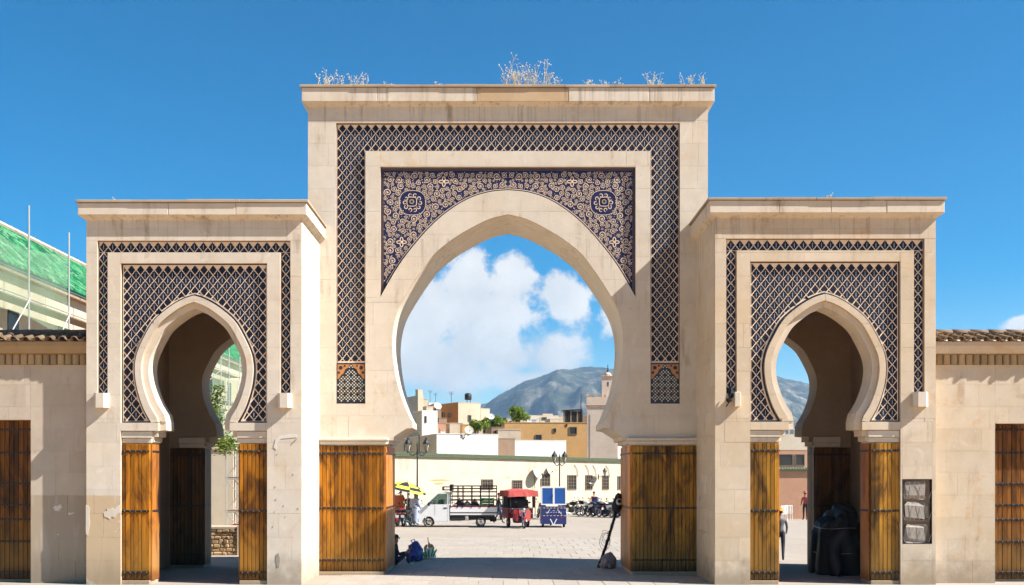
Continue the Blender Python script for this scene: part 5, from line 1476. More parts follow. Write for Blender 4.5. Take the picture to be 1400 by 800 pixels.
def motorcycle(body, seat='black_cloth', box=None, name='motorcycle'):
    """front towards +x, wheels on z=0"""
    r = thing(name, (0, 0, 0), 'x', 'motorcycle')
    R_ = .29; wb = 1.22
    wheel(r, 'front_wheel', (wb/2, 0, R_), R_, .085); wheel(r, 'rear_wheel', (-wb/2, 0, R_), R_, .10)
    f = MB()
    for s in (-1, 1):
        f.tube([(.40, 0, .82), (.05, s*.09, .60), (-.30, s*.10, .62), (-.72, s*.08, .74)], .018, 5); f.tube([(.38, 0, .74), (.22, s*.08, .32), (-.12, s*.10, .28), (-.30, s*.10, .62)], .018, 5); f.tube([(-.12, s*.09, .32), (-wb/2, s*.10, R_)], .022, 5)
        f.tube([(-wb/2, s*.13, R_), (-.48, s*.13, .66)], .026, 6)
    f.build('frame', 'dark_metal', r)
    k = MB()
    for s in (-1, 1): k.tube([(wb/2, s*.085, R_), (.44, s*.085, .66), (.37, s*.075, .92)], [.026, .026, .02], 6)
    k.build('fork', 'chrome', r)
    h = MB().tube([(.24, -.36, .98), (.30, -.20, 1.02), (.36, 0, .94), (.30, .20, 1.02), (.24, .36, .98)], .014, 5)
    for s in (-1, 1): h.tube([(.30, s*.20, 1.02), (.34, s*.27, 1.16)], .008, 4); h.ball((.34, s*.28, 1.18), (.02, .055, .04), 8, 5); h.tube([(.27, s*.28, 1.0), (.22, s*.38, .975)], .022, 6)
    h.build('handlebar', 'black_paint', r)
    MB().prism([(.36, .80), (.30, .94), (.10, .97), (-.08, .90), (-.12, .76), (.10, .70)], -.11, .11).build('fuel_tank', body, r)
    MB().prism([(-.05, .80), (-.10, .86), (-.36, .82), (-.66, .90), (-.80, .88), (-.72, .80), (-.36, .74)], -.12, .12).build('seat', seat, r)
    for s in (-1, 1): MB().prism([(-.14, .74), (-.72, .80), (-.64, .64), (-.24, .56)], s*.125-.01, s*.125+.01).build('side_panel', body, r)
    MB().cbox(-.14, .20, -.13, .13, .26, .62, .05).build('engine', 'dark_metal', r)
    e = MB().tube([(.18, -.12, .46), (.22, -.15, .24), (-.10, -.17, .20), (-.35, -.18, .26), (-.85, -.19, .36)], [.022, .022, .024, .045, .048], 8); e.build('exhaust', 'chrome', r)
    MB().lathe([(.02, 0), (.085, .04), (.09, .10), (.06, .14), (0, .15)], (.40, 0, .86), 'x', 10).build('headlight', 'chrome', r, True)
    for (cx, a0, a1, nm) in ((wb/2, .35, 2.5, 'front_fender'), (-wb/2, .9, 3.3, 'rear_fender')):
        vs = []; n = 8
        for i in range(n+1):
            th = a0+(a1-a0)*i/n
            for s in (-.06, 0, .06): vs.append((cx+(R_+.045-abs(s)*.25)*math.cos(th), s, R_+(R_+.045-abs(s)*.25)*math.sin(th)))
        MB().add(vs, [(i*3+j, i*3+j+1, i*3+j+4, i*3+j+3) for i in range(n) for j in range(2)]).build(nm, body, r, True)
    MB().cbox(-.94, -.86, -.07, .07, .66, .74, .015).build('tail_light', 'red_paint', r)
    MB().box(-.955, -.945, -.09, .09, .48, .62).build('number_plate', 'white_paint', r)
    MB().tube([(.0, .12, .30), (-.05, .28, .02)], .014, 5).build('side_stand', 'dark_metal', r)
    if box:
        MB().cbox(-1.02, -.62, -.22, .22, .90, 1.24, .04).build('top_case', box, r)
    return r
PROTO = {'red': motorcycle('red_paint'), 'black': motorcycle('black_paint'), 'blue': motorcycle('navy_paint'), 'white': motorcycle('white_paint'), 'case': motorcycle('black_paint', box='navy_paint')}
_used = set()
def bike(kind, xp, yb, rz, label, lean=.12):
    o = PROTO[kind] if kind not in _used else copy_tree(PROTO[kind]); _used.add(kind)
    D = FPX*HCAM/(yb-VY); o.location = ((xp-VX)*D/FPX, D-DCAM, 0.0); o.rotation_euler = (lean, 0, R(rz)); o['label'] = label; o['group'] = 'motorcycles parked in the plaza'
    if lean: o.location.z = .02
    return o
bike('red', 547, 719.5, 82, 'motorcycle with red tail and white number plate, leftmost behind the tall gate door')
bike('black', 556, 719.5, 78, 'black motorcycle between the red-tailed one and the robed man')
bike('blue', 540, 716, 95, 'blue motorcycle half hidden by the left tall door edge')
bike('white', 577, 714, 75, 'white motorcycle beside the front of the white truck')
bike('black', 601, 712, 60, 'black motorcycle behind the cab of the white truck')
bike('red', 620, 711.5, 70, 'first red motorcycle behind the bed of the white truck')
bike('blue', 634, 711.5, 75, 'blue motorcycle behind the middle of the truck bed')
bike('black', 648, 711, 68, 'black motorcycle behind the rear of the truck bed')
bike('red', 687, 710.5, 80, 'red motorcycle just left of the red tricycle')
bike('black', 738, 709.5, 100, 'black motorcycle between the red tricycle and the blue cart')
bike('black', 780, 706, 20, 'black motorcycle with its front wheel beside the blue cart', .15)
bike('case', 797, 704.5, 160, 'motorcycle with navy box, right of the blue cart')
bike('white', 803, 706.5, 118, 'white motorcycle at the left end of the right-hand row')
bike('blue', 811, 707, 122, 'blue motorcycle, second in the right-hand row')
bike('black', 819, 707, 118, 'black motorcycle, third in the right-hand row')
bike('white', 827, 707.5, 124, 'white motorcycle, fourth in the right-hand row')
bike('blue', 836, 707.5, 118, 'blue motorcycle near the hooded leaning pole')
bike('red', 845, 708, 125, 'red motorcycle at the right end of the right-hand row')
bike('black', 853, 708, 120, 'black motorcycle mostly hidden by the right tall door')

# ------------------------------------------------------------------ white pickup truck
def glass(t):
    g = t.add('ShaderNodeBsdfGlossy', {'Color': (.8, .85, .85), 'Roughness': .03}); tr = t.add('ShaderNodeBsdfTransparent', {'Color': (.62, .70, .68)})
    m = t.add('ShaderNodeMixShader', {0: .12, 1: tr.outputs[0], 2: g.outputs[0]}); t.add('ShaderNodeOutputMaterial', {'Surface': m.outputs[0]})
_RECIPE['car_glass'] = glass
def truck():
    D = FPX*HCAM/(721.0-VY); r = thing('pickup_truck', ((572-VX)*D/FPX, D-DCAM, 0), 'small white pickup truck with a dark metal cage over its bed', 'truck')
    W = 1.46; wr = .265
    def arch(cx, q, n=8): return [(cx-q*math.cos(math.pi*i/n), .24+q*math.sin(math.pi*i/n)*1.05) for i in range(n+1)]
    low = [(.03, .26), (.0, .42), (.0, .74), (.06, .92), (.20, 1.05), (.32, 1.14), (.66, 1.20), (1.62, 1.20), (1.62, .26)]
    poly = low+arch(.52, .33)[::-1]
    b = MB().prism(poly, 0, W).build('cab', 'white_paint', r)
    MB().prism([(.98, 1.76), (1.02, 1.82), (1.25, 1.855), (1.60, 1.83), (1.62, 1.76)], .03, W-.03).build('cab_roof', 'white_paint', r)
    for y in (.02, W-.08):
        MB().prism([(.30, 1.13), (.40, 1.16), (1.04, 1.76), (.95, 1.77)], y, y+.06).build('pillar', 'white_paint', r)
        MB().prism([(1.50, 1.19), (1.62, 1.19), (1.62, 1.77), (1.52, 1.77)], y, y+.06).build('pillar', 'white_paint', r)
        MB().prism([(.42, 1.19), (1.51, 1.19), (1.52, 1.77), (1.03, 1.77)], y+.028, y+.034).build('side_window', 'car_glass', r)
    MB().add([(.33, .09, 1.13), (.33, W-.09, 1.13), (.98, W-.10, 1.77), (.98, .10, 1.77)], [(0, 1, 2, 3)]).build('windscreen', 'car_glass', r)
    MB().add([(1.61, .08, 1.2), (1.61, W-.08, 1.2), (1.61, W-.08, 1.77), (1.61, .08, 1.77)], [(0, 1, 2, 3)]).build('rear_window', 'car_glass', r)
    d = MB().ribbon([(.90, .32), (1.55, .32), (1.55, 1.19)], .012, -.003, .004).build('door_seam', 'dark_metal', b); d = MB().ribbon([(.86, .62), (.86, 1.17)], .012, -.003, .004).build('door_seam', 'dark_metal', b)
    MB().cbox(1.32, 1.50, -.018, .01, .98, 1.04, .008).build('door_handle', 'black_paint', b)
    MB().cbox(.50, .60, -.13, -.02, 1.12, 1.30, .02).build('mirror', 'black_paint', r)
    MB().cbox(-.04, .10, .02, W-.02, .26, .46, .03).build('bumper', 'white_paint', r)
    for y in (.12, W-.30):
        MB().ball((.03, y+.09, .80), (.07, .10, .10), 10, 6).build('headlight', 'glass_dark', r)
        MB().cbox(1.02, 1.32, y, y+.40, .75, 1.42, .06).build('seat', 'grey_cloth', r)
    MB().lathe([(.17, 0), (.18, .015), (.17, .03)], (.78, .40, 1.22), 'x', 14).build('steering_wheel', 'black_paint', r)
    # bed
    MB().cbox(1.66, 4.12, 0, W, .72, .80, .01).build('bed_floor', 'white_paint', r)
    for y in (0, W-.04): 
        p = MB().cbox(1.66, 4.12, y, y+.04, .64, 1.06, .01).build('side_board', 'white_paint', r); MB().cbox(1.67, 4.11, y-.006, y+.046, 1.062, 1.12, .008).build('red_rail', 'red_paint', p)
    MB().cbox(4.08, 4.12, .05, W-.05, .64, 1.08, .01).build('tailgate', 'white_paint', r); MB().cbox(1.66, 1.70, .05, W-.05, .64, 1.2, .01).build('headboard', 'white_paint', r)
    MB().box(.9, 4.0, .25, .36, .38, .62).box(.9, 4.0, W-.36, W-.25, .38, .62).box(1.7, 2.4, .05, .4, .36, .58).build('chassis', 'dark_metal', r)
    MB().cbox(3.75, 4.1, .05, .30, .30, .50, .02).build('mudguard', 'black_paint', r); MB().cbox(2.45, 2.62, .02, .2, .36, .62, .02).build('fuel_box', 'steel_pipe', r)
    # cage
    z0, z1 = 1.12, 2.16
    for y in (.0, W):
        for i, x in enumerate((1.70, 2.05, 2.32, 2.78, 3.24, 3.70, 4.10)): MB().box(x-.02, x+.02, y-.02, y+.02, z0-.1, z1).build('cage_post', 'black_paint', r)
        for z in (1.42, 1.62, 1.85, 2.02, 2.16): MB().box(1.70, 4.12, y-.02, y+.02, z-.022, z+.022).build('cage_rail', 'black_paint', r)
    for x in (1.70, 4.10):
        for z in (1.45, 1.75, 2.16): MB().box(x-.015, x+.015, 0, W, z-.03, z+.03).build('cage_rail', 'black_paint', r)
    MB().box(1.24, 1.70, .1, W-.1, 1.93, 1.97).box(1.24, 1.70, .1, W-.1, 2.09, 2.13).box(1.24, 1.28, .1, W-.1, 1.93, 2.13).build('roof_rack', 'black_paint', r)
    MB().box(1.64, 1.78, -.03, W+.03, 1.90, 2.24).build('cage_cap', 'black_paint', r)
    for x in (.52, 3.26):
        for y in (.02, W-.20): wheel(r, 'wheel', (x, y+.09, wr), wr, .17, rim='steel_pipe', spokes=6)
    c = thing('crate', r.location+Vector((3.25, .25, .80)), 'green plastic crate at the rear of the caged truck bed', 'crate')
    for z in (0, .15, .30, .45, .60): MB().cbox(0, .72, 0, .85, z, z+.11, .015).build('slat_band', 'dark_green', c)
    for x in (.02, .66): 
        for y in (.02, .79): MB().box(x, x+.04, y, y+.04, 0, .73).build('corner_post', 'dark_green', c)
    for i, (x, y, w, h, mt, lb) in enumerate(((2.15, .35, .50, .62, 'dark_cloth', 'dark sack nearest the cab in the caged truck bed'), (2.55, .3, .46, .55, 'grey_cloth', 'grey sack in the middle of the caged truck bed'),
                                               (2.95, .4, .46, .60, 'black_cloth', 'black sack beside the green crate in the truck bed'))):
        q = thing('sack', r.location+Vector((x, y, .80)), lb, 'sack'); k = MB(); k.lathe([(0, 0), (w*.45, 0), (w*.52, h*.25), (w*.48, h*.6), (w*.25, h*.92), (.04, h*1.05), (.05, h*1.15), (0, h*1.18)], n=14)
        for j, v in enumerate(k.v): k.v[j] = (v[0]*(1+.12*math.sin(j*1.7)), v[1], v[2])
        k.build('sack_body', mt, q, True); MB().lathe([(.05, h*1.0), (.055, h*1.03), (.05, h*1.06)], n=8).build('tie', 'rust_cloth', q)
    c = thing('water_can', r.location+Vector((1.85, .15, .80)), 'white plastic can at the front of the caged truck bed', 'can')
    MB().cbox(0, .16, 0, .25, 0, .40, .03).build('body', 'white_plastic', c); MB().lathe([(.03, 0), (.03, .05), (0, .05)], (.05, .12, .40), n=8).build('cap', 'red_paint', c)
    return r
truck()

# ------------------------------------------------------------------ red tricycle and blue cart
def tricycle():
    D = FPX*HCAM/(722.0-VY); r = thing('cargo_tricycle', ((712-VX)*D/FPX, D-DCAM+.6, 0), 'red cargo tricycle with a red cloth canopy facing the gate', 'tricycle', rz=R(14))
    wheel(r, 'front_wheel', (-.12, -1.15, .28), .28, .09, 'x')
    for x in (-.52, .52): wheel(r, 'rear_wheel', (x, .55, .26), .26, .11, 'x')
    f = MB()
    for s in (-1, 1): f.tube([(-.12+s*.08, -1.15, .28), (-.12+s*.08, -1.02, .70), (-.12+s*.06, -.90, 1.02)], .026, 6)
    f.build('fork', 'chrome', r)
    MB().tube([(-.52, -.74, 1.10), (-.36, -.86, 1.14), (-.12, -.92, 1.06), (.12, -.86, 1.14), (.28, -.74, 1.10)], .018, 6).build('handlebar', 'black_paint', r)
    for s in (-1, 1): MB().tube([(-.12+s*.25, -.86, 1.13), (-.12+s*.34, -.88, 1.30)], .010, 4).ball((-.12+s*.36, -.89, 1.33), (.07, .02, .05), 8, 5).build('mirror', 'black_paint', r)
    MB().lathe([(.03, .12), (.11, .06), (.12, 0), (.08, -.03), (0, -.035)], (-.12, -1.05, .93), 'y', 12).build('headlight', 'chrome', r, True)
    vs = []; n = 8
    for i in range(n+1):
        th = .3+2.4*i/n
        for s in (-.075, 0, .075): vs.append((-.12+s, -1.15-(.34-abs(s)*.3)*math.cos(th), .28+(.34-abs(s)*.3)*math.sin(th)))
    MB().add(vs, [(i*3+j, i*3+j+1, i*3+j+4, i*3+j+3) for i in range(n) for j in range(2)]).build('front_fender', 'red_paint', r, True)
    for s, mt in ((-1, 'red_paint'), (1, 'red_cloth')):
        c = -.12+s*.33
        MB().prism([(c-.14, .40), (c+.13, .36), (c+.15, .86), (c+.04, .98), (c-.12, .92)], -.70, -.58).build('leg_shield', mt, r)
    MB().prism([(-.62, .62), (.10, .60), (.10, .92), (-.45, .95)], -.22, .12, 'x').build('fuel_tank', 'red_paint', r)
    MB().cbox(-.42, .30, -.30, .12, .78, .92, .04).build('seat', 'black_cloth', r)
    MB().cbox(-.40, .30, -.45, .1, .25, .62, .04).build('engine', 'dark_metal', r)
    MB().box(-.66, .66, .02, 1.3, .48, .54).build('bed_floor', 'red_paint', r)
    for (x0, x1, y0, y1) in ((-.68, -.64, .02, 1.3), (.64, .68, .02, 1.3), (-.64, .64, .02, .06), (-.64, .64, 1.26, 1.3)): 
        p = MB().cbox(x0, x1, y0, y1, .48, 1.02, .008).build('side_board', 'red_paint', r)
    for z in (.72, .98): MB().box(-.64, .64, .0, .018, z-.02, z+.02).build('trim_strip', 'chrome', r)
    for x in (-.66, .66):
        for y in (-.45, 1.26): MB().tube([(x, y, .6), (x, y, 1.62)], .024, 6).build('canopy_post', 'dark_metal', r)
    MB().box(-.62, .62, 1.22, 1.25, 1.0, 1.66).box(-.64, -.61, .3, 1.22, 1.0, 1.66).build('shade_panel', 'dark_cloth', r)  # dark panels added to stand for the shade under the canopy
    MB().cbox(-.45, .45, .08, .2, .95, 1.45, .04).build('shade_backrest', 'black_cloth', r)  # black seat back added to darken the space between the posts
    c = MB(); nx, ny = 10, 8; vs = []
    rr = random.Random(6)
    for i in range(nx+1):
        for j in range(ny+1):
            u, v = i/nx*2-1, j/ny*2-1; vs.append((u*.78, .4+v*.98, 2.02-.09*u*u-.06*v*v+rr.uniform(-.02, .02)))
    c.add(vs, [(i*(ny+1)+j, i*(ny+1)+j+1, (i+1)*(ny+1)+j+1, (i+1)*(ny+1)+j) for i in range(nx) for j in range(ny)])
    ring = [(-.78+1.56*i/10, -.58) for i in range(11)]+[(.78, -.58+1.96*i/8) for i in range(1, 9)]+[(.78-1.56*i/10, 1.38) for i in range(1, 11)]+[(-.78, 1.38-1.96*i/8) for i in range(1, 8)]
    vs = []
    for (x, y) in ring: vs += [(x, y, 1.97-.09*(x/.78)**2*.5+rr.uniform(-.02, .01)), (x*1.02+rr.uniform(-.02, .02), y+rr.uniform(-.03, .02)-.02, 1.62+rr.uniform(-.03, .03))]
    k = len(ring); c.add(vs, [(2*i, 2*((i+1) % k), 2*((i+1) % k)+1, 2*i+1) for i in range(k)])
    c.build('canopy', 'red_cloth', r)
    MB().add([(.70, -.42, 1.62), (.70, .3, 1.62), (.72, .3, 1.0), (.72, -.30, 1.05)], [(0, 1, 2, 3)]).build('side_flap', 'wood_grey', r)
tricycle()
def blue_cart():
    D = FPX*HCAM/(721.5-VY); s = FPX/D; r = thing('cargo_cart', ((757-VX)/s, D-DCAM, 0), 'blue cargo cart with two bright blue cabinet doors seen from behind', 'cart')
    hw = 17.4/s; L = 1.7
    b = MB().prism([(-hw, .18), (hw, .18), (hw, 1.06), (-hw, 1.06)], 0, L).build('tub', 'navy_paint', r)
    for z in (.62, 1.02):
        for i in range(14):
            x = -hw+.03+(2*hw-.06)*i/14; MB().box(x, x+(2*hw-.06)/14-.004, -.014, .0, z-.013, z+.013).build('reflector_strip', 'white_paint' if i % 2 else 'red_paint', b)
    z0, z1 = 1.18, 2.13; cab = MB().box(-hw+.02, hw-.02, .03, 1.1, z0, z1).build('cabinet', 'cream_paint', r)
    for a in (-1, 1):
        x0, x1 = sorted((a*.05, a*(hw-.07))); MB().cbox(x0, x1, .005, .03, z0+.06, z1-.07, .006).build('cabinet_door', 'blue_paint', cab)
        x0, x1 = sorted((a*(hw-.07), a*hw)); MB().box(x0, x1, -.01, .04, z0, z1).build('frame_post', 'white_paint', cab)
    for z in (z0, z1-.07): MB().box(-hw+.07, hw-.07, -.008, .04, z, z+.06).build('frame_rail', 'white_paint', cab)
    MB().box(-.05, .05, -.012, .03, z0+.06, z1-.07).build('frame_post', 'white_paint', cab); MB().cbox(-.07, -.04, -.04, -.012, 1.6, 1.72, .005).build('latch', 'dark_metal', cab)
    def bar(x0, z0_, x1, z1_, w, m): MB().ribbon([(x0, z0_), (x1, z1_)], w, -.010, .0).build('painted_stripe', m, b)
    bar(-.36, .72, -.20, .95, .03, 'white_paint'); bar(.20, .95, .42, .68, .03, 'white_paint'); bar(-.18, .46, -.03, .16, .05, 'white_paint'); bar(.16, .46, .0, .16, .05, 'white_paint')
    for i in range(7): bar(-.42+i*.13, .80-.02*(i % 2), -.36+i*.13, .80-.02*(i % 2), .025, 'white_paint')
    bar(-.06, .88, .06, .88, .02, 'white_paint'); bar(.28, .52, .55, .52, .03, 'red_paint')
    for (x, y) in ((-hw+.12, .5), (hw-.10, .5)): wheel(r, 'wheel', (x, y, .22), .22, .11, 'x', spokes=6)
    wheel(r, 'front_wheel', (-.05, 2.3, .26), .26, .09, 'x')
    MB().tube([(-.05, 2.3, .26), (-.05, 2.15, .9), (-.05, 1.7, .55)], .03, 6).build('fork', 'dark_metal', r)
blue_cart()

# ------------------------------------------------------------------ umbrella stall and people
def umbrella():
    D = FPX*HCAM/(718.0-VY); r = thing('umbrella', ((557-VX)*D/FPX, D-DCAM, 0), 'yellow and black market umbrella over the parked motorcycles', 'umbrella')
    MB().tube([(0, 0, 0), (0, 0, 2.55)], .024, 6).build('pole', 'steel_pipe', r); MB().lathe([(.24, 0), (.24, .10), (.06, .14), (.04, .3)], n=12).build('base', 'white_plastic', r)
    n = 8; R1 = 1.18; M = Matrix.Translation((0, 0, 2.36)) @ Matrix.Rotation(R(12), 4, 'Y')
    for i in range(n):
        a0, a1 = 2*math.pi*i/n+.3, 2*math.pi*(i+1)/n+.3; m = MB(); vs = []
        rows = [(0, 0), (.35, -.07), (.7, -.22), (.92, -.37), (1.0, -.50)]
        for (q, z) in rows:
            for j in range(5):
                t = j/4; a = a0+(a1-a0)*t; sag = 1-.10*math.sin(math.pi*t)*q; vs.append((R1*q*sag*math.cos(a), R1*q*sag*math.sin(a), z-.02*math.sin(math.pi*t)*q))
        for k in range(4):
            yel = (i % 2 == 0) if k < 2 else (i % 2 == 1)
            if k == 3: yel = (i % 2 == 0)
            b = len(m.v)
            m.add([vs[k*5+j] for j in range(5)]+[vs[(k+1)*5+j] for j in range(5)], [(j, j+1, 6+j, 5+j) for j in range(4)], 0 if yel else 1)
        m.xform(M); m.build('canopy_panel', ['yellow_cloth', 'black_cloth'], r)
        m = MB().tube([(0, 0, -.03), (R1*.7*math.cos(a0), R1*.7*math.sin(a0), -.25), (R1*math.cos(a0), R1*math.sin(a0), -.52)], .008, 4); m.xform(M); m.build('rib', 'steel_pipe', r)
umbrella()
def ground_at(xp, yb): D = FPX*HCAM/(yb-VY); return Vector(((xp-VX)*D/FPX, D-DCAM, 0))
person(ground_at(567.5, 718.0), R(150), 'man in a pale blue robe standing by the nose of the white truck', 'pale_blue_cloth', 'pale_blue_cloth', 'stand', 1.74, robe='pale_blue_cloth', shoe='dark_cloth')
person(ground_at(682, 716), R(90), 'person in dark clothes walking behind the truck tailgate', 'dark_cloth', 'denim', 'walk', 1.68)
person(ground_at(812, 704), R(20), 'person in an orange top among the right-hand motorcycles', 'orange_cloth', 'denim', 'stand', 1.55)
person(ground_at(548, 711), R(10), 'person in a rust red top under the umbrella', 'rust_cloth', 'dark_cloth', 'stand', 1.7)
person(ground_at(558.5, 715), R(-20), 'person in black beside the robed man under the umbrella', 'black_cloth', 'dark_cloth', 'stand', 1.66)
person((pX(540.5, 2.85), 2.85, 0), R(95), 'person in dark clothes sitting against the back of the tall left door', 'dark_cloth', 'denim', 'sit', 1.68, shoe='sandal')
person(ground_at(1066.5, 767), R(165), 'person in dark clothes with a yellow cap behind the right lower gate', 'grey_cloth', 'dark_cloth', 'walk', 1.62, hat='orange_cloth')
person(ground_at(1101, 711), R(-40), 'person in a red top beside the white plastic chairs', 'red_cloth', 'dark_cloth', 'stand', 1.66, hat='red_cloth')
# garment hanging under the umbrella
def garment():
    P = ground_at(545.5, 717); r = thing('hanging_garment', P+Vector((0, -.1, 0)), 'rust red garment hanging on a stand under the umbrella', 'garment')
    MB().tube([(0, 0, 0), (0, 0, 1.72), (.02, 0, 1.78)], .016, 5).tube([(-.28, 0, 1.60), (0, 0, 1.72), (.28, 0, 1.60)], .014, 5).build('stand', 'dark_metal', r)
    m = MB(); vs = []; n = 14
    for i in range(6):
        t = i/5; w = .24+.08*t+(.10 if i == 1 else 0)
        for j in range(n): th = 6.2832*j/n; vs.append((w*math.cos(th), (.10+.03*math.sin(4*th+i))*math.sin(th), 1.62-.85*t))
    m.add(vs, [(i*n+j, i*n+(j+1) % n, (i+1)*n+(j+1) % n, (i+1)*n+j) for i in range(5) for j in range(n)]); m.build('cloth', 'rust_cloth', r, True)
garment()

# ------------------------------------------------------------------ bags, leaning pole, covered pile
from mathutils import noise as NZ
def crumple(mb, seed, amp, sc=5.0):
    for i, v in enumerate(mb.v):
        q = Vector(v)*sc+Vector((seed, 0, 0)); mb.v[i] = (v[0]+amp*NZ.noise(q), v[1]+amp*NZ.noise(q+Vector((7, 0, 0))), max(0.002, v[2]+amp*NZ.noise(q+Vector((0, 9, 0)))))
    return mb
def sack(loc, w, h, mat, label, seed, cat='bag', name='bag', amp=.09):
    r = thing(name, loc, label, cat)
    m = MB().lathe([(0, .0), (w*.42, .0), (w*.5, h*.12), (w*.5, h*.45), (w*.40, h*.75), (w*.16, h*.95), (0, h)], n=18)
    k = MB()
    prof = [(0, 0), (.40, 0), (.48, .08), (.52, .2), (.52, .35), (.49, .5), (.43, .64), (.34, .78), (.22, .9), (.10, .97), (0, 1)]
    k.lathe([(w*a, h*b) for a, b in prof], n=26); crumple(k, seed, amp, 6.5); k.build('sack', mat, r)
    return r
b = sack(px(567, 768, 4.4)*1, .52, .62, 'blue_plastic', 'crumpled bright blue plastic bag on the paving in the arch', 1.0); b.location.z = 0.012
MB().tube([(-.05, 0, .55), (-.12, -.03, .66), (-.02, 0, .70), (.05, 0, .56)], .018, 5).build('knot', 'blue_plastic', b)
b2 = sack(px(587, 765, 5.4)*1, .42, .36, 'white_plastic', 'white and green carrier bag stuffed with loaves beside the blue bag', 5.0, amp=.06); b2.location.z = 0.012
for i in range(5):
    th = -.9+i*.45; MB().ribbon([(.20*math.sin(th)*(.8+.2*q), .06+.26*q/4) for q in range(5)], .05, -.235+.02*abs(i-2), -.20+.02*abs(i-2)).build('printed_stripe', 'green_plastic', b2)
for i, (x, z, a, L) in enumerate(((-.12, .33, .5, .20), (.0, .36, -.1, .26), (.1, .34, -.5, .22))):
    MB().ball((0, 0, 0), (.05, .05, L/2), 8, 6).xform(Matrix.Translation((x, 0, z+.05)) @ Matrix.Rotation(a, 4, 'Y')).build('loaf', 'bread', b2, True)
MB().tube([(.02, 0, .36), (-.04, .02, .56), (-.05, 0, .70)], .014, 5).build('stick', 'wood_grey', b2)
b3 = sack(px(832, 780, 1.9)*1, .47, .46, 'mauve_plastic', 'dull mauve plastic bundle at the foot of the leaning pole', 9.0, amp=.10); b3.location.z = 0.012
def leaning_pole():
    A = px(818, 777, 2.05); A.z = .012; B = px(846.5, 683, 2.2); r = thing('leaning_pole', A, 'black pole wrapped with cord and capped by a dark hood, leaning on the right jamb', 'pole')
    B = B-A; d = B.normalized(); m = MB(); pts = [B*t+Vector((.03*math.sin(t*3.1), 0, 0)) for t in [i/10 for i in range(11)]]
    m.tube(pts, [.045-.012*i/10 for i in range(11)], 7); rr = random.Random(4)
    for i in range(34):
        t = i/34; p = B*t+Vector((.03*math.sin(t*3.1), 0, 0)); m.ball(p, (.055, .05, .03), 6, 4, jit=.3, rr=rr)
    m.build('pole', 'black_paint', r)
    c = B*.50; m = MB()
    for k in range(4):
        q = .09+.025*k; m.tube([c+Vector((-.07-.02*k+q*math.cos(i*.45+k), -.05-.015*k, -.10-.03*k+q*(1.2+.2*k)*math.sin(i*.45+k))) for i in range(13)], .006, 4)
    m.build('cord_coil', 'dark_metal', r)
    h = MB(); prof = [(.03, -.16), (.11, -.10), (.15, .06), (.155, .22), (.14, .34), (.09, .42), (0, .45)]
    h.lathe(prof, n=16); h.xform(Matrix.Translation(B*.88) @ d.to_track_quat('Z', 'Y').to_matrix().to_4x4()); crumple(h, 3, .035, 9); h.build('hood', 'black_cloth', r, True)
    MB().lathe([(.10, 0), (.10, .10), (.06, .12)], n=12).xform(Matrix.Translation(B*.98+Vector((0, -.10, -.05))) @ Matrix.Rotation(R(70), 4, 'X')).build('lamp_ring', 'steel_pipe', r)
leaning_pole()
def covered_pile():
    cx, Y = pX(1141, .5), .5; r = thing('covered_pile', (cx, Y, 0), 'pile under a black plastic sheet inside the right lower gate', 'pile')
    n, k = 40, 26; vs = []
    for i in range(k+1):
        t = i/k
        for j in range(n):
            th = 6.2832*j/n; q = (math.cos(t*math.pi/2))**.45
            rx, ry = (.70+.10*math.cos(th+.6))*q, .9*q; z = (1.72+.22*math.cos(th-.3))*math.sin(t*math.pi/2)**.75
            f = 1+.06*math.sin(9*th+3*t)+.05*math.sin(17*th-2*t)*(1-t)+.22*NZ.noise(Vector((math.cos(th)*2, math.sin(th)*2, t*3)))+.07*NZ.noise(Vector((math.cos(th)*7, math.sin(th)*7, t*4)))
            vs.append((rx*f*math.cos(th), ry*f*math.sin(th), max(.002, z+.16*NZ.noise(Vector((math.cos(th)*3, math.sin(th)*3, t*5+4))))))
    m = MB().add(vs, [(i*n+j, i*n+(j+1) % n, (i+1)*n+(j+1) % n, (i+1)*n+j) for i in range(k) for j in range(n)]); m.f.append(tuple(k*n+j for j in range(n))); m.m.append(0); m.build('sheet', 'bin_bag', r, True)
    for a in (.6, 1.3): 
        MB().tube([((.66-.1*a)*math.cos(q*.35), .9*math.sin(q*.35), a+.02*math.sin(q)) for q in range(19)], .008, 4).build('rope', 'steel_pipe', r)
covered_pile()
def chair(loc, rz, label):
    r = thing('plastic_chair', loc, label, 'chair', 'white plastic chairs', rz)
    MB().cbox(-.22, .22, -.22, .22, .42, .45, .01).build('seat', 'white_plastic', r)
    for i in range(5): x = -.2+.4*i/4; MB().cbox(x-.03, x+.03, .20, .23, .45, .88, .006).build('slat', 'white_plastic', r)
    MB().cbox(-.23, .23, .195, .235, .86, .93, .01).build('top_rail', 'white_plastic', r)
    for x in (-.2, .2):
        for y in (-.2, .2): MB().tube([(x, y, .44), (x*1.15, y*1.15, 0)], .022, 5).build('leg', 'white_plastic', r)
        MB().cbox(x-.03, x+.03, -.22, .22, .64, .67, .008).build('armrest', 'white_plastic', r)
chair(ground_at(1069, 713), R(200), 'white plastic chair nearest the left pier in the right lower gate view'); chair(ground_at(1077, 712), R(180), 'white plastic chair next to the person in red')

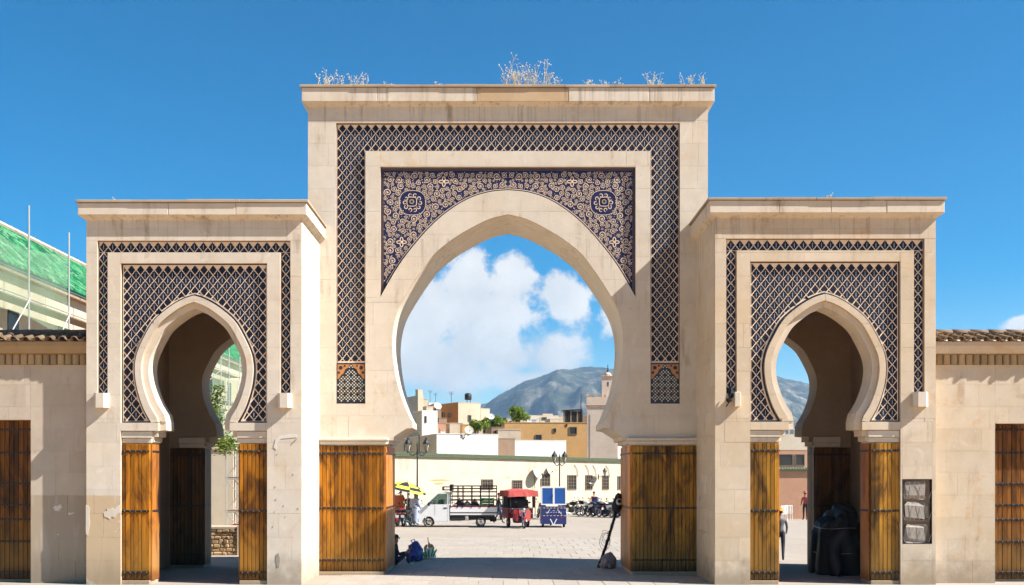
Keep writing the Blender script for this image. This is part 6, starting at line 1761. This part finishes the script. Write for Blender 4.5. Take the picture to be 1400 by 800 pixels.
# ------------------------------------------------------------------ behind the left-hand gate
def left_yard():
    Y = 7.0; x0, x1 = pX(280, Y), pX(324, Y); h = pZ(721, Y)
    r = thing('rubble_planter', ((x0+x1)/2, Y, 0), 'low wall of rough ochre stones behind the left lower gate', 'wall')
    w = (x1-x0)/2; MB().box(-w+.04, w-.04, .04, .9, 0, h-.05).build('core', 'mortar', r); MB().box(-w, w, -.02, .95, h-.05, h+.02).build('cap', 'cream_wall', r)
    rr = random.Random(8); z = 0
    while z < h-.12:
        hh = rr.uniform(.11, .17); x = -w
        while x < w-.05:
            ww = min(rr.uniform(.13, .30), w-x); m = MB().cbox(x+.008, x+ww-.008, rr.uniform(-.03, .01), .10, z+.006, min(z+hh, h-.06)-.006, .025)
            for i, v in enumerate(m.v): m.v[i] = (v[0]+rr.uniform(-.01, .01), v[1]+rr.uniform(-.012, .012), v[2]+rr.uniform(-.008, .008))
            m.build('stone', 'rubble', r); x += ww
        z += hh
    MB().box(x1-(x0+x1)/2+.01, x1-(x0+x1)/2+.18, -.04, .9, 0, h+.05).build('end_post', 'cream_wall', r)
    Y2 = 17.0
    wl = thing('yard_wall', (pX(270, Y2), Y2, 0), 'white sunlit yard wall behind the left lower gate', 'wall'); MB().box(0, pX(319, Y2)-pX(270, Y2), 0, .4, 0, pZ(615, Y2)).build('wall', 'white_wall', wl); MB().cbox(-.05, pX(319, Y2)-pX(270, Y2)+.05, -.06, .46, pZ(615, Y2)+.002, pZ(615, Y2)+.12, .01).build('coping', 'cream_wall', wl)
    b = motorcycle('red_paint', name='scooter'); b.location = (pX(317, 9.5), 9.5, 0); b.rotation_euler = (.1, 0, R(12)); b['label'] = 'motorcycle with red tank parked behind the rubble wall at left'; b['category'] = 'motorcycle'
    Y3 = 12.0; t = thing('scaffold_tower', (pX(322, Y3), Y3, 0), 'small cross-braced scaffold tower behind the left lower gate', 'scaffold')
    for x in (-.35, .65):
        for y in (0, 1.2): MB().tube([(x, y, 0), (x, y, 4.6)], .03, 6).build('upright', 'steel_pipe', t)
    for z in (1.3, 2.6, 3.9):
        for y in (0, 1.2): MB().tube([(-.35, y, z), (.65, y, z)], .025, 5).tube([(-.35, y, z-1.2), (.65, y, z-.05)], .02, 5).tube([(.65, y, z-1.2), (-.35, y, z-.05)], .02, 5).build('brace', 'steel_pipe', t)
        MB().box(-.4, .7, 0, 1.2, z+.03, z+.08).build('walkway_board', 'wood_grey', t)
    bl = thing('yard_house', (pX(316, 24), 24, 0), 'beige house wall behind the scaffold tower at left', 'house'); MB().box(0, 6, 0, 5, 0, pZ(616, 24)).build('wall', 'beige_wall', bl); MB().box(-.05, 6.05, -.05, 5.05, pZ(616, 24)+.002, pZ(616, 24)+.15).build('parapet', 'cream_wall', bl)
left_yard()
def vine():
    Y = 6.3; P = px(311, 607, Y); r = random.Random(12)
    root = thing('leafy_vine', (pX(276, Y), Y, 0), 'bright green leafy branch hanging beside the left lower gate pier', 'plant')
    t = P-root.location; st = MB().tube([(0, 0, 0), (.02, .05, 2.0), (.1, 0, 3.6), (t.x*.6, 0, t.z+.05), (t.x, 0, t.z+.05)], [.06, .05, .035, .025, .012], 6)
    st.tube([(t.x*.8, 0, t.z), (t.x*.95, 0, t.z-.5)], .01, 4); st.build('stem', 'bark', root)
    lf = MB()
    for i in range(420):
        c = Vector((t.x+r.gauss(-.02, .20), r.gauss(0, .2), t.z+r.gauss(0, .17))); a = Vector((r.gauss(0, 1), r.gauss(0, 1), r.gauss(-.4, .6))).normalized(); b = a.cross(Vector((r.gauss(0, 1), r.gauss(0, 1), 1))).normalized(); s = r.uniform(.04, .085)
        lf.add([c-a*s, c+b*s*.5, c+a*s, c-b*s*.5], [(0, 1, 2, 3)])
    lf.build('foliage', 'leaf_fresh', root, kind='stuff')
    root2 = thing('climbing_plant', (pX(287, 30), 30, 0), 'green climbing plant on the netted scaffold seen through the left arch', 'plant')
    st = MB().tube([(0, 0, 0), (.1, 0, 3), (-.05, 0, 6.5)], [.06, .05, .02], 6); st.build('stem', 'bark', root2); lf = MB()
    for i in range(900):
        z = r.uniform(3.8, 7.8); c = Vector((r.gauss(.35, .22), r.gauss(0, .3), z)); a = Vector((r.gauss(0, 1), r.gauss(0, 1), r.gauss(-.4, .6))).normalized(); b = a.cross(Vector((r.gauss(0, 1), r.gauss(0, 1), 1))).normalized(); s = r.uniform(.07, .14)
        lf.add([c-a*s, c+b*s*.5, c+a*s, c-b*s*.5], [(0, 1, 2, 3)])
    lf.build('foliage', 'leaf', root2, kind='stuff')
vine()

# ------------------------------------------------------------------ haze
def make_haze():
    m = bpy.data.materials.new('haze'); m.use_nodes = True; t = NT(m.node_tree); t.n.clear()
    v = t.add('ShaderNodeVolumePrincipled', {'Color': (.44, .70, 1.0), 'Density': 0.00013, 'Anisotropy': .2}); t.add('ShaderNodeOutputMaterial', {'Volume': v.outputs[0]}); _M['haze'] = m
    o = MB().box(-1750, 1750, -310, 3200, -6, 280).build('haze', 'haze'); o['kind'] = 'stuff'; o['label'] = 'pale blue air haze over the far mountain'
make_haze()
